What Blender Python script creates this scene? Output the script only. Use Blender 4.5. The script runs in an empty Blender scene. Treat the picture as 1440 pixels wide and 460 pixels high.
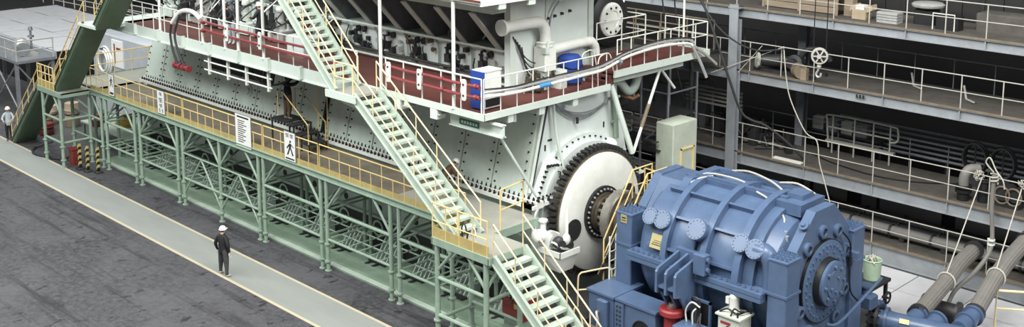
import bpy, math, random
from mathutils import Vector, Matrix
R = math.radians
random.seed(7)
scn = bpy.context.scene
C = scn.collection

# ---------------------------------------------------------------- camera
cam_d = bpy.data.cameras.new('camera'); cam = bpy.data.objects.new('camera', cam_d); C.objects.link(cam)
scn.camera = cam
cam.location = (40.0, -23.0, 16.0)
_p, _y = R(9.648), R(135.114)
_fw = Vector((math.cos(_y)*math.cos(_p), math.sin(_y)*math.cos(_p), -math.sin(_p)))
cam.rotation_euler = _fw.to_track_quat('-Z', 'Y').to_euler()
cam_d.sensor_width = 36.0
cam_d.lens = 1600.0/1440.0*36.0
cam_d.shift_y = -(230.0-25.56)/1440.0
cam_d.clip_end = 400

# ---------------------------------------------------------------- world, lamps, exposure
w = bpy.data.worlds.new('hall_air'); scn.world = w; w.use_nodes = True
w.node_tree.nodes['Background'].inputs[0].default_value = (0.93, 0.98, 1.0, 1)
w.node_tree.nodes['Background'].inputs[1].default_value = 0.22
def area(name, loc, size, power, col, tgt=None):
    l = bpy.data.lights.new(name, 'AREA'); l.shape = 'RECTANGLE'; l.size, l.size_y = size; l.energy = power; l.color = col
    o = bpy.data.objects.new(name, l); C.objects.link(o); o.location = loc
    if tgt: o.rotation_euler = (Vector(tgt)-Vector(loc)).to_track_quat('-Z', 'Y').to_euler()
    return o
area('area_light', (28, -8, 30), (20, 12), 11000, (1, .985, .95), (18, 5, 2))
area('area_light', (52, 6, 27), (14, 14), 7000, (1, .99, .97), (15, 5, 4))  # added light, no fitting behind it, brightens the faces turned to +x
area('area_light', (2, -20, 28), (44, 8), 13000, (.97, 1, .98), (3, 3, 3))  # added side light that brightens the engine side below the walkway
area('area_light', (-26, -2, 30), (20, 16), 6000, (.97, 1, .99), (-26, 4, 0))
vs = scn.view_settings
vs.view_transform = 'Standard'; vs.look = 'None'; vs.gamma = 1.0; vs.exposure = 0.27; vs.use_curve_mapping = False

# ---------------------------------------------------------------- materials
MATS = {}
def mat(name, col, rough=.5, metal=0., var=.18, scale=2.2, bump=.0, dirt=0., dirtcol=(.06, .05, .04), dscale=.9, stretch=(1, 1, 1), bscale=60):
    m = bpy.data.materials.new(name); m.use_nodes = True; nt = m.node_tree; N = nt.nodes; L = nt.links
    b = N['Principled BSDF']; b.inputs['Roughness'].default_value = rough; b.inputs['Metallic'].default_value = metal
    g = N.new('ShaderNodeNewGeometry')
    mp = N.new('ShaderNodeMapping'); mp.inputs['Scale'].default_value = stretch; L.new(g.outputs['Position'], mp.inputs['Vector'])
    n = N.new('ShaderNodeTexNoise'); n.inputs['Scale'].default_value = scale; n.inputs['Detail'].default_value = 8; n.inputs['Roughness'].default_value = .65
    L.new(mp.outputs[0], n.inputs['Vector'])
    r = N.new('ShaderNodeValToRGB')
    r.color_ramp.elements[0].position = .3; r.color_ramp.elements[1].position = .7
    r.color_ramp.elements[0].color = (*[c*(1-var) for c in col], 1); r.color_ramp.elements[1].color = (*[min(1, c*(1+var*.6)) for c in col], 1)
    L.new(n.outputs['Fac'], r.inputs['Fac']); out = r.outputs['Color']
    if dirt > 0:
        n2 = N.new('ShaderNodeTexNoise'); n2.inputs['Scale'].default_value = dscale; n2.inputs['Detail'].default_value = 10; n2.inputs['Roughness'].default_value = .75
        L.new(mp.outputs[0], n2.inputs['Vector'])
        r2 = N.new('ShaderNodeValToRGB'); r2.color_ramp.elements[0].position = .48; r2.color_ramp.elements[1].position = .78
        L.new(n2.outputs['Fac'], r2.inputs['Fac'])
        mu = N.new('ShaderNodeMath'); mu.operation = 'MULTIPLY'; mu.inputs[1].default_value = dirt; L.new(r2.outputs['Color'], mu.inputs[0])
        mx = N.new('ShaderNodeMix'); mx.data_type = 'RGBA'; mx.inputs['B'].default_value = (*dirtcol, 1)
        L.new(mu.outputs[0], mx.inputs['Factor']); L.new(out, mx.inputs['A']); out = mx.outputs['Result']
    L.new(out, b.inputs['Base Color'])
    if bump > 0:
        nb = N.new('ShaderNodeTexNoise'); nb.inputs['Scale'].default_value = bscale; nb.inputs['Detail'].default_value = 4
        L.new(mp.outputs[0], nb.inputs['Vector'])
        bp = N.new('ShaderNodeBump'); bp.inputs['Strength'].default_value = bump; bp.inputs['Distance'].default_value = .02
        L.new(nb.outputs['Fac'], bp.inputs['Height']); L.new(bp.outputs[0], b.inputs['Normal'])
    MATS[name] = m
    return m
def asphalt():
    m = bpy.data.materials.new('asphalt'); m.use_nodes = True; nt = m.node_tree; N = nt.nodes; L = nt.links; b = N['Principled BSDF']; b.inputs['Roughness'].default_value = .58
    g = N.new('ShaderNodeNewGeometry')
    def noise(sc, det, st, rot=0):
        mp = N.new('ShaderNodeMapping'); mp.inputs['Scale'].default_value = st; mp.inputs['Rotation'].default_value = (0, 0, rot); L.new(g.outputs['Position'], mp.inputs['Vector'])
        n = N.new('ShaderNodeTexNoise'); n.inputs['Scale'].default_value = sc; n.inputs['Detail'].default_value = det; n.inputs['Roughness'].default_value = .7; L.new(mp.outputs[0], n.inputs['Vector']); return n.outputs['Fac']
    def ramp(f, a, c):
        r = N.new('ShaderNodeMapRange'); r.inputs['From Min'].default_value = a; r.inputs['From Max'].default_value = c; L.new(f, r.inputs['Value']); return r.outputs['Result']
    def mix(f, A, B):
        mx = N.new('ShaderNodeMix'); mx.data_type = 'RGBA'; L.new(f, mx.inputs['Factor'])
        for k, v in (('A', A), ('B', B)):
            if isinstance(v, tuple): mx.inputs[k].default_value = (*v, 1)
            else: L.new(v, mx.inputs[k])
        return mx.outputs['Result']
    c = mix(ramp(noise(.22, 5, (1, 1, 1)), .38, .62), (.030, .029, .033), (.082, .080, .088))
    c = mix(ramp(noise(5, 10, (1, 1, 1)), .42, .72), c, (.10, .098, .104))
    c = mix(ramp(noise(1.6, 6, (.06, 1, 1)), .52, .66), c, (.020, .019, .021))
    c = mix(ramp(noise(2.6, 3, (1, .5, 1)), .60, .66), c, (.018, .017, .019))
    L.new(c, b.inputs['Base Color'])
    bp = N.new('ShaderNodeBump'); bp.inputs['Strength'].default_value = .5; bp.inputs['Distance'].default_value = .03; L.new(noise(20, 6, (1, 1, 1)), bp.inputs['Height']); L.new(bp.outputs[0], b.inputs['Normal'])
    MATS['asphalt'] = m
asphalt()
mat('strip_paint', (.255, .27, .252), .6, var=.12, scale=1.2, dirt=.3, dirtcol=(.2, .21, .2), dscale=.6, stretch=(.25, 1, 1), bump=.1)
mat('line_paint', (.50, .44, .31), .6, var=.12, scale=3, dirt=.35, dirtcol=(.3, .27, .2), dscale=3)
mat('slab_green', (.245, .335, .25), .55, var=.15, scale=1.4, dirt=.5, dirtcol=(.10, .13, .10), dscale=.9)
mat('frame_green', (.285, .375, .295), .42, var=.16, scale=3, dirt=.25, dirtcol=(.12, .16, .12), dscale=2)
mat('plate_green', (.08, .125, .08), .45, var=.2, scale=2, dirt=.25, dirtcol=(.03, .05, .03))
mat('tread_green', (.45, .53, .45), .55, var=.12, scale=3, dirt=.35, dirtcol=(.25, .27, .2), dscale=2)
mat('mint', (.58, .66, .60), .45, var=.10, scale=1.2, dirt=.5, dirtcol=(.30, .32, .26), dscale=1.4, bump=.05, stretch=(1, 1, .45))
mat('mint_edge', (.62, .69, .63), .45, var=.12, scale=2, dirt=.4, dirtcol=(.32, .33, .27), dscale=2, stretch=(1, 1, .6))
mat('mint_light', (.66, .72, .69), .42, var=.07, scale=1.2, dirt=.15, dirtcol=(.42, .43, .38), dscale=.8)
mat('white_paint', (.74, .76, .71), .4, var=.10, scale=2, dirt=.3, dirtcol=(.45, .42, .36))
mat('white_rail', (.70, .71, .65), .4, var=.10, scale=4)
mat('yellow_rail', (.74, .56, .24), .45, var=.12, scale=4, dirt=.2, dirtcol=(.4, .26, .1), dscale=4)
mat('cream_rail', (.76, .64, .38), .45, var=.1, scale=4)
mat('toe_yellow', (.46, .36, .14), .55, var=.2, scale=2, dirt=.5, dirtcol=(.2, .16, .08), dscale=1.5)
mat('deck_brown', (.20, .175, .13), .6, var=.3, scale=1.5, dirt=.6, dirtcol=(.06, .05, .04), dscale=.8, bump=.2)
mat('deck_pale', (.33, .33, .285), .55, var=.12, scale=1.5, dirt=.3, dirtcol=(.25, .23, .18))
mat('deck_red', (.115, .033, .026), .7, var=.2, scale=1.5, dirt=.4, dirtcol=(.07, .025, .02), dscale=.8)
mat('hose_red', (.22, .035, .04), .4, var=.12, scale=5)
mat('orange_deck', (.50, .27, .13), .55, var=.15, scale=2)
mat('black', (.012, .012, .013), .5, var=.3, scale=5)
mat('rubber', (.025, .025, .027), .6, var=.2, scale=6)
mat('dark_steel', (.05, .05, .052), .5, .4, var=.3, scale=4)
mat('steel', (.42, .40, .36), .32, .75, var=.2, scale=5, dirt=.4, dirtcol=(.12, .09, .06), dscale=3)
mat('brass_steel', (.20, .17, .13), .35, .7, var=.25, scale=6, dirt=.4, dirtcol=(.08, .05, .03), dscale=4)
mat('silver', (.62, .62, .60), .35, .5, var=.15, scale=5)
mat('blue', (.085, .132, .228), .32, var=.14, scale=2.5, dirt=.22, dirtcol=(.05, .09, .17), dscale=1.6, bump=.05)
mat('blue_deep', (.02, .06, .30), .4, var=.12, scale=3)
mat('beam_grey', (.29, .31, .33), .5, var=.12, scale=2, dirt=.5, dirtcol=(.16, .15, .14), dscale=2.5)
mat('gallery_rail', (.46, .45, .405), .5, var=.12, scale=4, dirt=.3, dirtcol=(.3, .25, .2), dscale=5)
mat('gallery_deck', (.09, .082, .072), .75, var=.3, scale=2, dirt=.55, dirtcol=(.04, .035, .03), dscale=1.2, bump=.3)
mat('rust_edge', (.20, .16, .11), .7, var=.25, scale=4, dirt=.5, dirtcol=(.12, .08, .05), dscale=3)
mat('gallery_dark', (.012, .0115, .011), .7, var=.3, scale=2)  # shade of gallery undersides and rear parts put into the colour
mat('wall_dark', (.007, .007, .007), .8, var=.4, scale=.6)  # near-black wall, the shade behind the galleries painted into it
mat('hall_concrete', (.085, .085, .085), .5, var=.25, scale=.8, dirt=.45, dirtcol=(.09, .09, .09), dscale=.5, bump=.1)
mat('concrete_block', (.47, .52, .43), .6, var=.12, scale=1.6, dirt=.35, dirtcol=(.22, .25, .19), dscale=2, bump=.1)
mat('grey_cover', (.58, .58, .60), .55, var=.16, scale=1.2, dirt=.3, dirtcol=(.2, .2, .21), dscale=1.2)
mat('grey_blue', (.42, .44, .47), .5, var=.12, scale=1.2)
mat('grey_steel', (.24, .25, .27), .5, .2, var=.2, scale=3, dirt=.4, dirtcol=(.09, .09, .09))
mat('hose_grey', (.20, .19, .175), .6, var=.2, scale=3, dirt=.35, dirtcol=(.08, .07, .06), dscale=3)
mat('rope', (.50, .48, .42), .8, var=.15, scale=10)
mat('red', (.30, .03, .035), .45, var=.15, scale=4)
mat('dark_red', (.20, .03, .025), .5, var=.2, scale=4)
mat('nameplate', (.46, .39, .19), .4, .2, var=.1, scale=8)
mat('sign_white', (.80, .80, .76), .4, var=.03, scale=3)
mat('print_black', (.02, .02, .02), .6, var=.1, scale=3)
mat('print_green', (.03, .12, .08), .6, var=.1, scale=3)
mat('cabinet_cream', (.56, .58, .50), .45, var=.08, scale=3, dirt=.2, dirtcol=(.3, .3, .25))
mat('cloth_black', (.014, .014, .017), .8, var=.3, scale=8)
mat('cloth_grey', (.055, .055, .055), .85, var=.3, scale=8)
mat('cloth_pale', (.42, .46, .50), .85, var=.12, scale=8)
mat('cloth_brown', (.12, .075, .045), .85, var=.3, scale=8)
mat('skin', (.45, .27, .19), .55, var=.06, scale=8)
mat('hair', (.01, .009, .008), .5, var=.2, scale=20)
mat('helmet', (.82, .83, .80), .3, var=.04, scale=6)
mat('shoe_white', (.62, .61, .56), .6, var=.1, scale=9)
mat('wood', (.28, .22, .16), .7, var=.3, scale=2, stretch=(.3, 3, 3), dirt=.3, dirtcol=(.1, .08, .06))
mat('cardboard', (.40, .32, .22), .8, var=.15, scale=4)
mat('bucket_green', (.42, .55, .40), .45, var=.1, scale=4)
mat('tape_blue', (.08, .28, .55), .5, var=.1, scale=4)
mat('warn_yellow', (.50, .42, .14), .5, var=.12, scale=4)
mat('tarp_yellow', (.55, .36, .08), .7, var=.3, scale=6)
mat('lamp_white', (.9, .9, .88), .4)

# ---------------------------------------------------------------- geometry helpers
class G:
    def __init__(s): s.v = []; s.f = []
    def add(s, vs, fs):
        o = len(s.v); s.v += [tuple(v) for v in vs]; s.f += [tuple(i+o for i in f) for f in fs]; return s
    def box(s, x0, x1, y0, y1, z0, z1):
        return s.add([(x0, y0, z0), (x1, y0, z0), (x1, y1, z0), (x0, y1, z0), (x0, y0, z1), (x1, y0, z1), (x1, y1, z1), (x0, y1, z1)],
                     [(3, 2, 1, 0), (4, 5, 6, 7), (0, 1, 5, 4), (1, 2, 6, 5), (2, 3, 7, 6), (3, 0, 4, 7)])
    def bbox(s, x0, x1, y0, y1, z0, z1, b=.02):            # box with chamfered vertical and top edges
        def ring(i, z): return [(x0+i+b, y0+i, z), (x1-i-b, y0+i, z), (x1-i, y0+i+b, z), (x1-i, y1-i-b, z), (x1-i-b, y1-i, z), (x0+i+b, y1-i, z), (x0+i, y1-i-b, z), (x0+i, y0+i+b, z)]
        vs = ring(0, z0)+ring(0, z1-b)+ring(b, z1)
        fs = [tuple(range(7, -1, -1)), tuple(range(16, 24))]
        for k in (0, 8):
            for i in range(8): j = (i+1) % 8; fs.append((k+i, k+j, k+8+j, k+8+i))
        return s.add(vs, fs)
    def obox(s, c, ax, ay, az):                             # box from centre and three half vectors
        c = Vector(c); ax = Vector(ax); ay = Vector(ay); az = Vector(az)
        vs = [c+i*ax+j*ay+k*az for k in (-1, 1) for (i, j) in ((-1, -1), (1, -1), (1, 1), (-1, 1))]
        return s.add(vs, [(3, 2, 1, 0), (4, 5, 6, 7), (0, 1, 5, 4), (1, 2, 6, 5), (2, 3, 7, 6), (3, 0, 4, 7)])
    def bar(s, p, q, wd, h, up=(0, 0, 1)):                  # rectangular bar from p to q
        p = Vector(p); q = Vector(q); d = (q-p); L = d.length; d.normalize(); u = Vector(up)
        sd = d.cross(u)
        if sd.length < 1e-4: u = Vector((1, 0, 0)); sd = d.cross(u)
        sd.normalize(); u = sd.cross(d)
        return s.obox((p+q)/2, d*(L/2), sd*(wd/2), u*(h/2))
    def tube(s, p, q, r, n=8, r2=None, cap=True): return s.path([p, q], r, n, cap=cap, r2=r2)
    def path(s, pts, r, n=8, cap=True, r2=None, closed=False):
        pts = [Vector(p) for p in pts]; m = len(pts); o = len(s.v); ref = None
        for i, p in enumerate(pts):
            a = pts[i-1] if (i > 0 or closed) else p; b = pts[(i+1) % m] if (i < m-1 or closed) else p
            t = (b-a).normalized()
            if ref is None: ref = Vector((0, 0, 1)) if abs(t.z) < .9 else Vector((1, 0, 0))
            u = ref-t*ref.dot(t)
            if u.length < 1e-3: u = t.orthogonal()
            u.normalize(); ref = u; v = t.cross(u)
            rr = r if r2 is None else r+(r2-r)*i/(m-1)
            if isinstance(r, (list, tuple)): rr = r[i]
            s.v += [tuple(p+(u*math.cos(2*math.pi*k/n)+v*math.sin(2*math.pi*k/n))*rr) for k in range(n)]
        for i in range(m if closed else m-1):
            for k in range(n):
                k2 = (k+1) % n; i2 = (i+1) % m
                s.f.append((o+i*n+k, o+i*n+k2, o+i2*n+k2, o+i2*n+k))
        if cap and not closed: s.f.append(tuple(o+k for k in range(n-1, -1, -1))); s.f.append(tuple(o+(m-1)*n+k for k in range(n)))
        return s
    def lathe(s, c, ax, prof, n=24, cap=True, a0=0., a1=2*math.pi):     # prof: (distance along axis, radius)
        c = Vector(c); ax = Vector(ax).normalized(); u = (Vector((0, 0, 1)) if abs(ax.z) < .9 else Vector((1, 0, 0)))
        u = (u-ax*u.dot(ax)).normalized(); v = ax.cross(u); o = len(s.v); full = abs(a1-a0-2*math.pi) < 1e-6
        k_n = n if full else n+1
        for (d, r) in prof:
            for k in range(k_n):
                a = a0+(a1-a0)*k/n; s.v.append(tuple(c+ax*d+(u*math.cos(a)+v*math.sin(a))*r))
        for i in range(len(prof)-1):
            for k in range(n):
                k2 = (k+1) % k_n; s.f.append((o+i*k_n+k, o+i*k_n+k2, o+(i+1)*k_n+k2, o+(i+1)*k_n+k))
        if cap and full:
            s.f.append(tuple(o+k for k in range(k_n-1, -1, -1))); s.f.append(tuple(o+(len(prof)-1)*k_n+k for k in range(k_n)))
        return s
    def prism(s, poly, ax, d0, d1):                         # polygon in the plane across axis ax ('x': (y,z), 'y': (x,z), 'z': (x,y))
        def P(a, b, d): return (d, a, b) if ax == 'x' else ((a, d, b) if ax == 'y' else (a, b, d))
        n = len(poly); vs = [P(a, b, d0) for a, b in poly]+[P(a, b, d1) for a, b in poly]
        return s.add(vs, [tuple(range(n-1, -1, -1)), tuple(range(n, 2*n))]+[(i, (i+1) % n, n+(i+1) % n, n+i) for i in range(n)])
    def ico(s, c, r, sq=(1, 1, 1), n=8, m=6):
        return s.lathe(c, (0, 0, 1), [(-r*sq[2]*math.cos(math.pi*i/m), max(1e-4, r*math.sin(math.pi*i/m))) for i in range(m+1)], n)
    def mesh(s, name, material, off=(0, 0, 0), smooth=True):
        me = bpy.data.meshes.new(name); ox, oy, oz = off
        me.from_pydata([(x-ox, y-oy, z-oz) for x, y, z in s.v], [], s.f)
        me.materials.append(MATS[material]); me.update()
        import bmesh
        bm = bmesh.new(); bm.from_mesh(me); bmesh.ops.recalc_face_normals(bm, faces=bm.faces); bm.to_mesh(me); bm.free()
        if smooth:
            me.polygons.foreach_set('use_smooth', [True]*len(me.polygons)); me.set_sharp_from_angle(angle=R(38))
        return me

BASE = {}
def thing(name, label, cat, loc=(0, 0, 0), group=None, rz=0):
    o = bpy.data.objects.new(name, None); C.objects.link(o); o.location = loc; o.rotation_euler = (0, 0, rz); o.empty_display_size = .2
    o['label'] = label; o['category'] = cat
    if group: o['group'] = group
    BASE[o.name] = Vector(loc); return o
def part(name, g, material, parent, label=None, kind=None, smooth=True):
    off = BASE[parent.name]; me = g.mesh(name, material, off, smooth)
    o = bpy.data.objects.new(name, me); C.objects.link(o); o.parent = parent; BASE[o.name] = off
    if label: o['label'] = label
    if kind: o['kind'] = kind
    return o
def inst(name, me, parent, loc, rot=(0, 0, 0)):
    o = bpy.data.objects.new(name, me); C.objects.link(o); o.parent = parent; o.location = Vector(loc)-BASE[parent.name]; o.rotation_euler = rot
    BASE[o.name] = Vector(loc); return o
def single(name, g, material, label, cat, loc, group=None):
    me = g.mesh(name, material, loc); o = bpy.data.objects.new(name, me); C.objects.link(o); o.location = loc
    o['label'] = label; o['category'] = cat
    if group: o['group'] = group
    BASE[o.name] = Vector(loc); return o
def struct(name, g, material, smooth=False):
    me = g.mesh(name, material, (0, 0, 0), smooth); o = bpy.data.objects.new(name, me); C.objects.link(o); o['kind'] = 'structure'; BASE[o.name] = Vector((0, 0, 0)); return o
_mc = {}
def post_mesh(h, r, material, n=6):
    k = (round(h, 3), r, material, n)
    if k not in _mc: _mc[k] = G().tube((0, 0, 0), (0, 0, h), r, n).mesh('post', material)
    return _mc[k]
def railing(parent, pts, h=1.1, mids=(.5,), step=1.2, r=.022, material='yellow_rail', pr=None, posts=True, first=True, last=True, pname='rail_post'):
    """handrail along a polyline of deck-level points: top rail, lower rails, one post object every step"""
    pts = [Vector(p) for p in pts]; pr = pr or r
    part('top_rail', G().path([p+Vector((0, 0, h)) for p in pts], r, 6), material, parent)
    for m in mids: part('lower_rail', G().path([p+Vector((0, 0, h*m)) for p in pts], r*.85, 6), material, parent)
    if posts:
        for i in range(len(pts)-1):
            a, b = pts[i], pts[i+1]; L = (b-a).length; n = max(1, round(L/step))
            for k in range(n+1):
                if i > 0 and k == 0: continue
                if i == 0 and k == 0 and not first: continue
                if i == len(pts)-2 and k == n and not last: continue
                inst(pname, post_mesh(h, pr, material), parent, a+(b-a)*k/n)
def sag(p, q, d, n=10):
    p = Vector(p); q = Vector(q); return [p+(q-p)*(i/n)-Vector((0, 0, d*4*(i/n)*(1-i/n))) for i in range(n+1)]
def smooth_pts(pts, k=4):
    P = [Vector(p) for p in pts]; out = []
    for i in range(len(P)-1):
        p0 = P[max(i-1, 0)]; p1 = P[i]; p2 = P[i+1]; p3 = P[min(i+2, len(P)-1)]
        for j in range(k):
            t = j/k; out.append(.5*((2*p1)+(p2-p0)*t+(2*p0-5*p1+4*p2-p3)*t*t+(3*p1-p0-3*p2+p3)*t**3))
    out.append(P[-1]); return out

# ================================================================ SETTING
struct('floor', G().box(-95, 60, -45, .28, -.3, 0), 'asphalt')
fh = struct('floor_hall', G().box(-95, 60, .28, 40, -.3, 0), 'hall_concrete')
struct('floor_strip', G().box(-95, 60, -2.98, -1.46, 0, .006), 'strip_paint')
struct('trim_1', G().box(-95, 60, -3.1, -2.98, 0, .008), 'line_paint')
struct('trim_2', G().box(-95, 60, -1.46, -1.35, 0, .008), 'line_paint')
slab = struct('floor_plinth', G().box(-11.6, 15.9, .28, 2.75, 0, .07), 'slab_green')
for i, (y0, y1) in enumerate(((.55, .61), (1.15, 1.25), (1.95, 2.0))):
    o = part('rib', G().box(-11.5, 15.8, y0, y1, .07, .1), 'slab_green', slab)
part('edge_strip', G().box(-11.6, 15.9, .27, .5, .06, .08), 'tread_green', slab)
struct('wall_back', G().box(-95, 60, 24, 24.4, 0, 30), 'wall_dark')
struct('wall_far', G().box(-95.4, -95, -45, 40, 0, 30), 'grey_steel')

# ================================================================ LOWER CATWALK
DZ = 3.65
cw = thing('catwalk', 'green steel catwalk on pipe legs with yellow railing along the engine side', 'catwalk', (2, 0, 0))
part('deck', G().box(-11.4, 11.0, .05, 2.25, 3.58, DZ), 'deck_brown', cw, 'worn brown deck plating')
part('deck', G().box(11.02, 15.98, .06, 2.1, 3.58, DZ), 'deck_pale', cw, 'pale deck plating near the corner landing')
part('end_beam', G().box(15.98, 16.03, .12, 2.1, 3.4, 3.66), 'frame_green', cw)
part('edge_beam', G().box(-11.4, 15.0, -.03, .05, 3.42, DZ).box(-11.4, 15.0, -.09, .05, 3.42, 3.45).box(-11.4, 15.0, -.09, .05, 3.62, 3.66), 'frame_green', cw)
part('inner_beam', G().box(-11.4, 15.0, 1.9, 2.0, 3.4, 3.58), 'frame_green', cw)
jm = G().box(-.05, .05, .05, 1.9, 3.42, 3.57).mesh('joist', 'frame_green', (0, 0, 3.4))
x = -10.9
while x < 15: inst('joist', jm, cw, (x, 0, 3.4)); x += 1.1
part('toe_board', G().box(-11.4, 14.9, -.02, 0, 3.66, 3.86), 'toe_yellow', cw, 'yellow toe board')
RT = 4.68
rail_breaks = [(-11.35, -2.75), (-2.65, 3.35), (3.45, 7.0), (7.1, 14.85)]
for a, b in rail_breaks:
    part('top_rail', G().path([(a, -.01, 3.86), (a, -.01, RT), (b, -.01, RT), (b, -.01, 3.86)], .024, 6), 'yellow_rail', cw)
    part('lower_rail', G().tube((a, -.01, 4.28), (b, -.01, 4.28), .02, 6), 'yellow_rail', cw)
    n = max(2, round((b-a)/.6))
    for k in range(1, n):
        xx = a+(b-a)*k/n
        inst('rail_post', post_mesh(1.02 if k % 2 == 0 else .62, .018, 'yellow_rail'), cw, (xx, -.01, 3.66))
# legs with flanged collars
def leg(parent, x, y, h, r=.075, z0=0., mt='frame_green', nm='leg'):
    g = G().lathe((x, y, z0), (0, 0, 1), [(0, .13), (.03, .13), (.03, r), (.34, r), (.34, r+.05), (.40, r+.05), (.40, r), (1.0, r), (1.0, r+.05), (1.05, r+.05), (1.05, r), (h-z0, r)], 10)
    return part(nm, g, mt, parent)
PAIRS = [(-10.45, -9.95), (-7.15, -6.65), (-3.3, -2.85), (.13,), (3.0, 3.36), (7.1, 7.45), (11.1, 11.55), (14.2,)]
for pr_ in PAIRS:
    for xx in pr_: leg(cw, xx, 0.0, 3.42); leg(cw, xx, 1.95, 3.42, .07)
for i, pr_ in enumerate(PAIRS):
    a, b = pr_[0], pr_[-1]
    # knee braces up to the edge beam and cross pipes to the inner row
    for sx, s in ((a, -1), (b, 1)):
        part('brace', G().tube((sx, 0, 2.35), (sx+s*.95, 0, 3.42), .05, 8), 'frame_green', cw)
        part('brace', G().tube((sx, 1.95, 2.35), (sx+s*.95, 1.95, 3.42), .05, 8), 'frame_green', cw)
        part('cross_pipe', G().tube((sx, 0, 2.3), (sx, 1.95, 2.3), .045, 8), 'frame_green', cw)
        part('cross_pipe', G().tube((sx, 0, 1.2), (sx, 1.95, 1.2), .045, 8), 'frame_green', cw)
        part('cross_brace', G().tube((sx, 0.05, 2.4), (sx, 1.9, 3.4), .04, 8), 'frame_green', cw)
    if i < len(PAIRS)-1:
        c = PAIRS[i+1][0]
        if i not in (2, 3):
            part('long_pipe', G().tube((b, 0, 2.3), (c, 0, 2.3), .06, 8), 'frame_green', cw)
        else:
            part('long_pipe', G().tube((b, 0, 2.3), (c, 0, 2.3), .035, 8), 'frame_green', cw)
            for t in (.5,):
                part('brace', G().tube((b, 0, .5), (b+(c-b)*.5, 0, 2.3), .04, 8), 'frame_green', cw)
                part('brace', G().tube((c, 0, .5), (b+(c-b)*.5, 0, 2.3), .04, 8), 'frame_green', cw)
        part('long_pipe', G().tube((b, 0, 1.2), (c, 0, 1.2), .05, 8), 'frame_green', cw)
        part('long_pipe', G().tube((b, 1.95, 1.2), (c, 1.95, 1.2), .05, 8), 'frame_green', cw)
        part('long_pipe', G().tube((b, 1.95, 2.3), (c, 1.95, 2.3), .05, 8), 'frame_green', cw)
        # rack of rungs lying between the rows
        part('rack_bar', G().tube((b, .65, 1.2), (c, .65, 1.2), .03, 6), 'frame_green', cw)
        part('rack_bar', G().tube((b, 1.3, 1.2), (c, 1.3, 1.2), .03, 6), 'frame_green', cw)
        n = max(2, round((c-b)/.62))
        rung = G().tube((0, 0, 0), (0, 1.95, 0), .028, 6).mesh('rung', 'frame_green')
        for k in range(1, n): inst('rung', rung, cw, (b+(c-b)*k/n, 0, 1.23))

# ---------------------------------------------------------------- boards hung on the catwalk railing
def sign(x0, x1, z0, z1, label, marks, name='notice_board'):
    xm = (x0+x1)/2
    t = thing(name, label, 'sign', (xm, -.05, z0), 'white boards on the catwalk railing')
    part('board', G().box(x0, x1, -.065, -.045, z0, z1), 'sign_white', t)
    part('board_edge', G().box(x0-.015, x0, -.068, -.04, z0, z1).box(x1, x1+.015, -.068, -.04, z0, z1).box(x0-.015, x1+.015, -.068, -.04, z1, z1+.015).box(x0-.015, x1+.015, -.068, -.04, z0-.015, z0), 'grey_steel', t)
    g = G(); W = x1-x0; H = z1-z0
    for poly in marks: g.prism([(x0+u*W, z0+v*H) for u, v in poly], 'y', -.069, -.0651)
    part('print', g, 'print_black', t, 'black print', kind='stuff')
    return t
def rect(u0, u1, v0, v1): return [(u0, v0), (u1, v0), (u1, v1), (u0, v1)]
def glyph(u, v, s, sv):       # a squarish character of strokes
    return [rect(u, u+s, v+sv*.85, v+sv), rect(u, u+s, v+sv*.42, v+sv*.55), rect(u, u+s, v, v+sv*.14), rect(u+s*.42, u+s*.58, v, v+sv), rect(u, u+s*.14, v+sv*.42, v+sv)]
walker = [[(.42, .55), (.62, .57), (.66, .78), (.46, .80)], [(.48, .83), (.62, .83), (.64, .93), (.50, .94)], [(.44, .56), (.56, .56), (.36, .22), (.22, .20)], [(.54, .56), (.64, .56), (.84, .24), (.72, .20)], [(.44, .76), (.50, .72), (.26, .50), (.2, .56)], [(.62, .76), (.66, .70), (.88, .60), (.84, .67)]]
sign(-9.35, -8.85, 3.72, 4.72, 'small white board with a walking figure, leftmost on the catwalk railing', [[(u, .28+v*.66) for u, v in p] for p in walker]+[rect(.15, .85, .06, .16)])
sign(-4.75, -4.15, 3.72, 4.72, 'narrow white board with four large characters on the catwalk railing', glyph(.3, .80, .4, .12)+glyph(.25, .50, .5, .18)+glyph(.3, .28, .4, .14)+glyph(.2, .06, .2, .14)+glyph(.6, .06, .2, .14))
lines = [rect(.12, .88, .90, .95)]
for k in range(11): lines.append(rect(.16, random.uniform(.5, .86), .80-k*.065, .825-k*.065))
sign(1.55, 2.65, 3.55, 4.85, 'large white notice full of text lines on the catwalk railing', lines)
sign(4.95, 5.65, 3.7, 4.78, 'white board with two characters above a figure, nearest the small steps', glyph(.15, .82, .3, .12)+glyph(.55, .82, .3, .12)+[[(u, .04+v*.72) for u, v in p] for p in walker]+[rect(.1, .9, .04, .09)])

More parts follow.
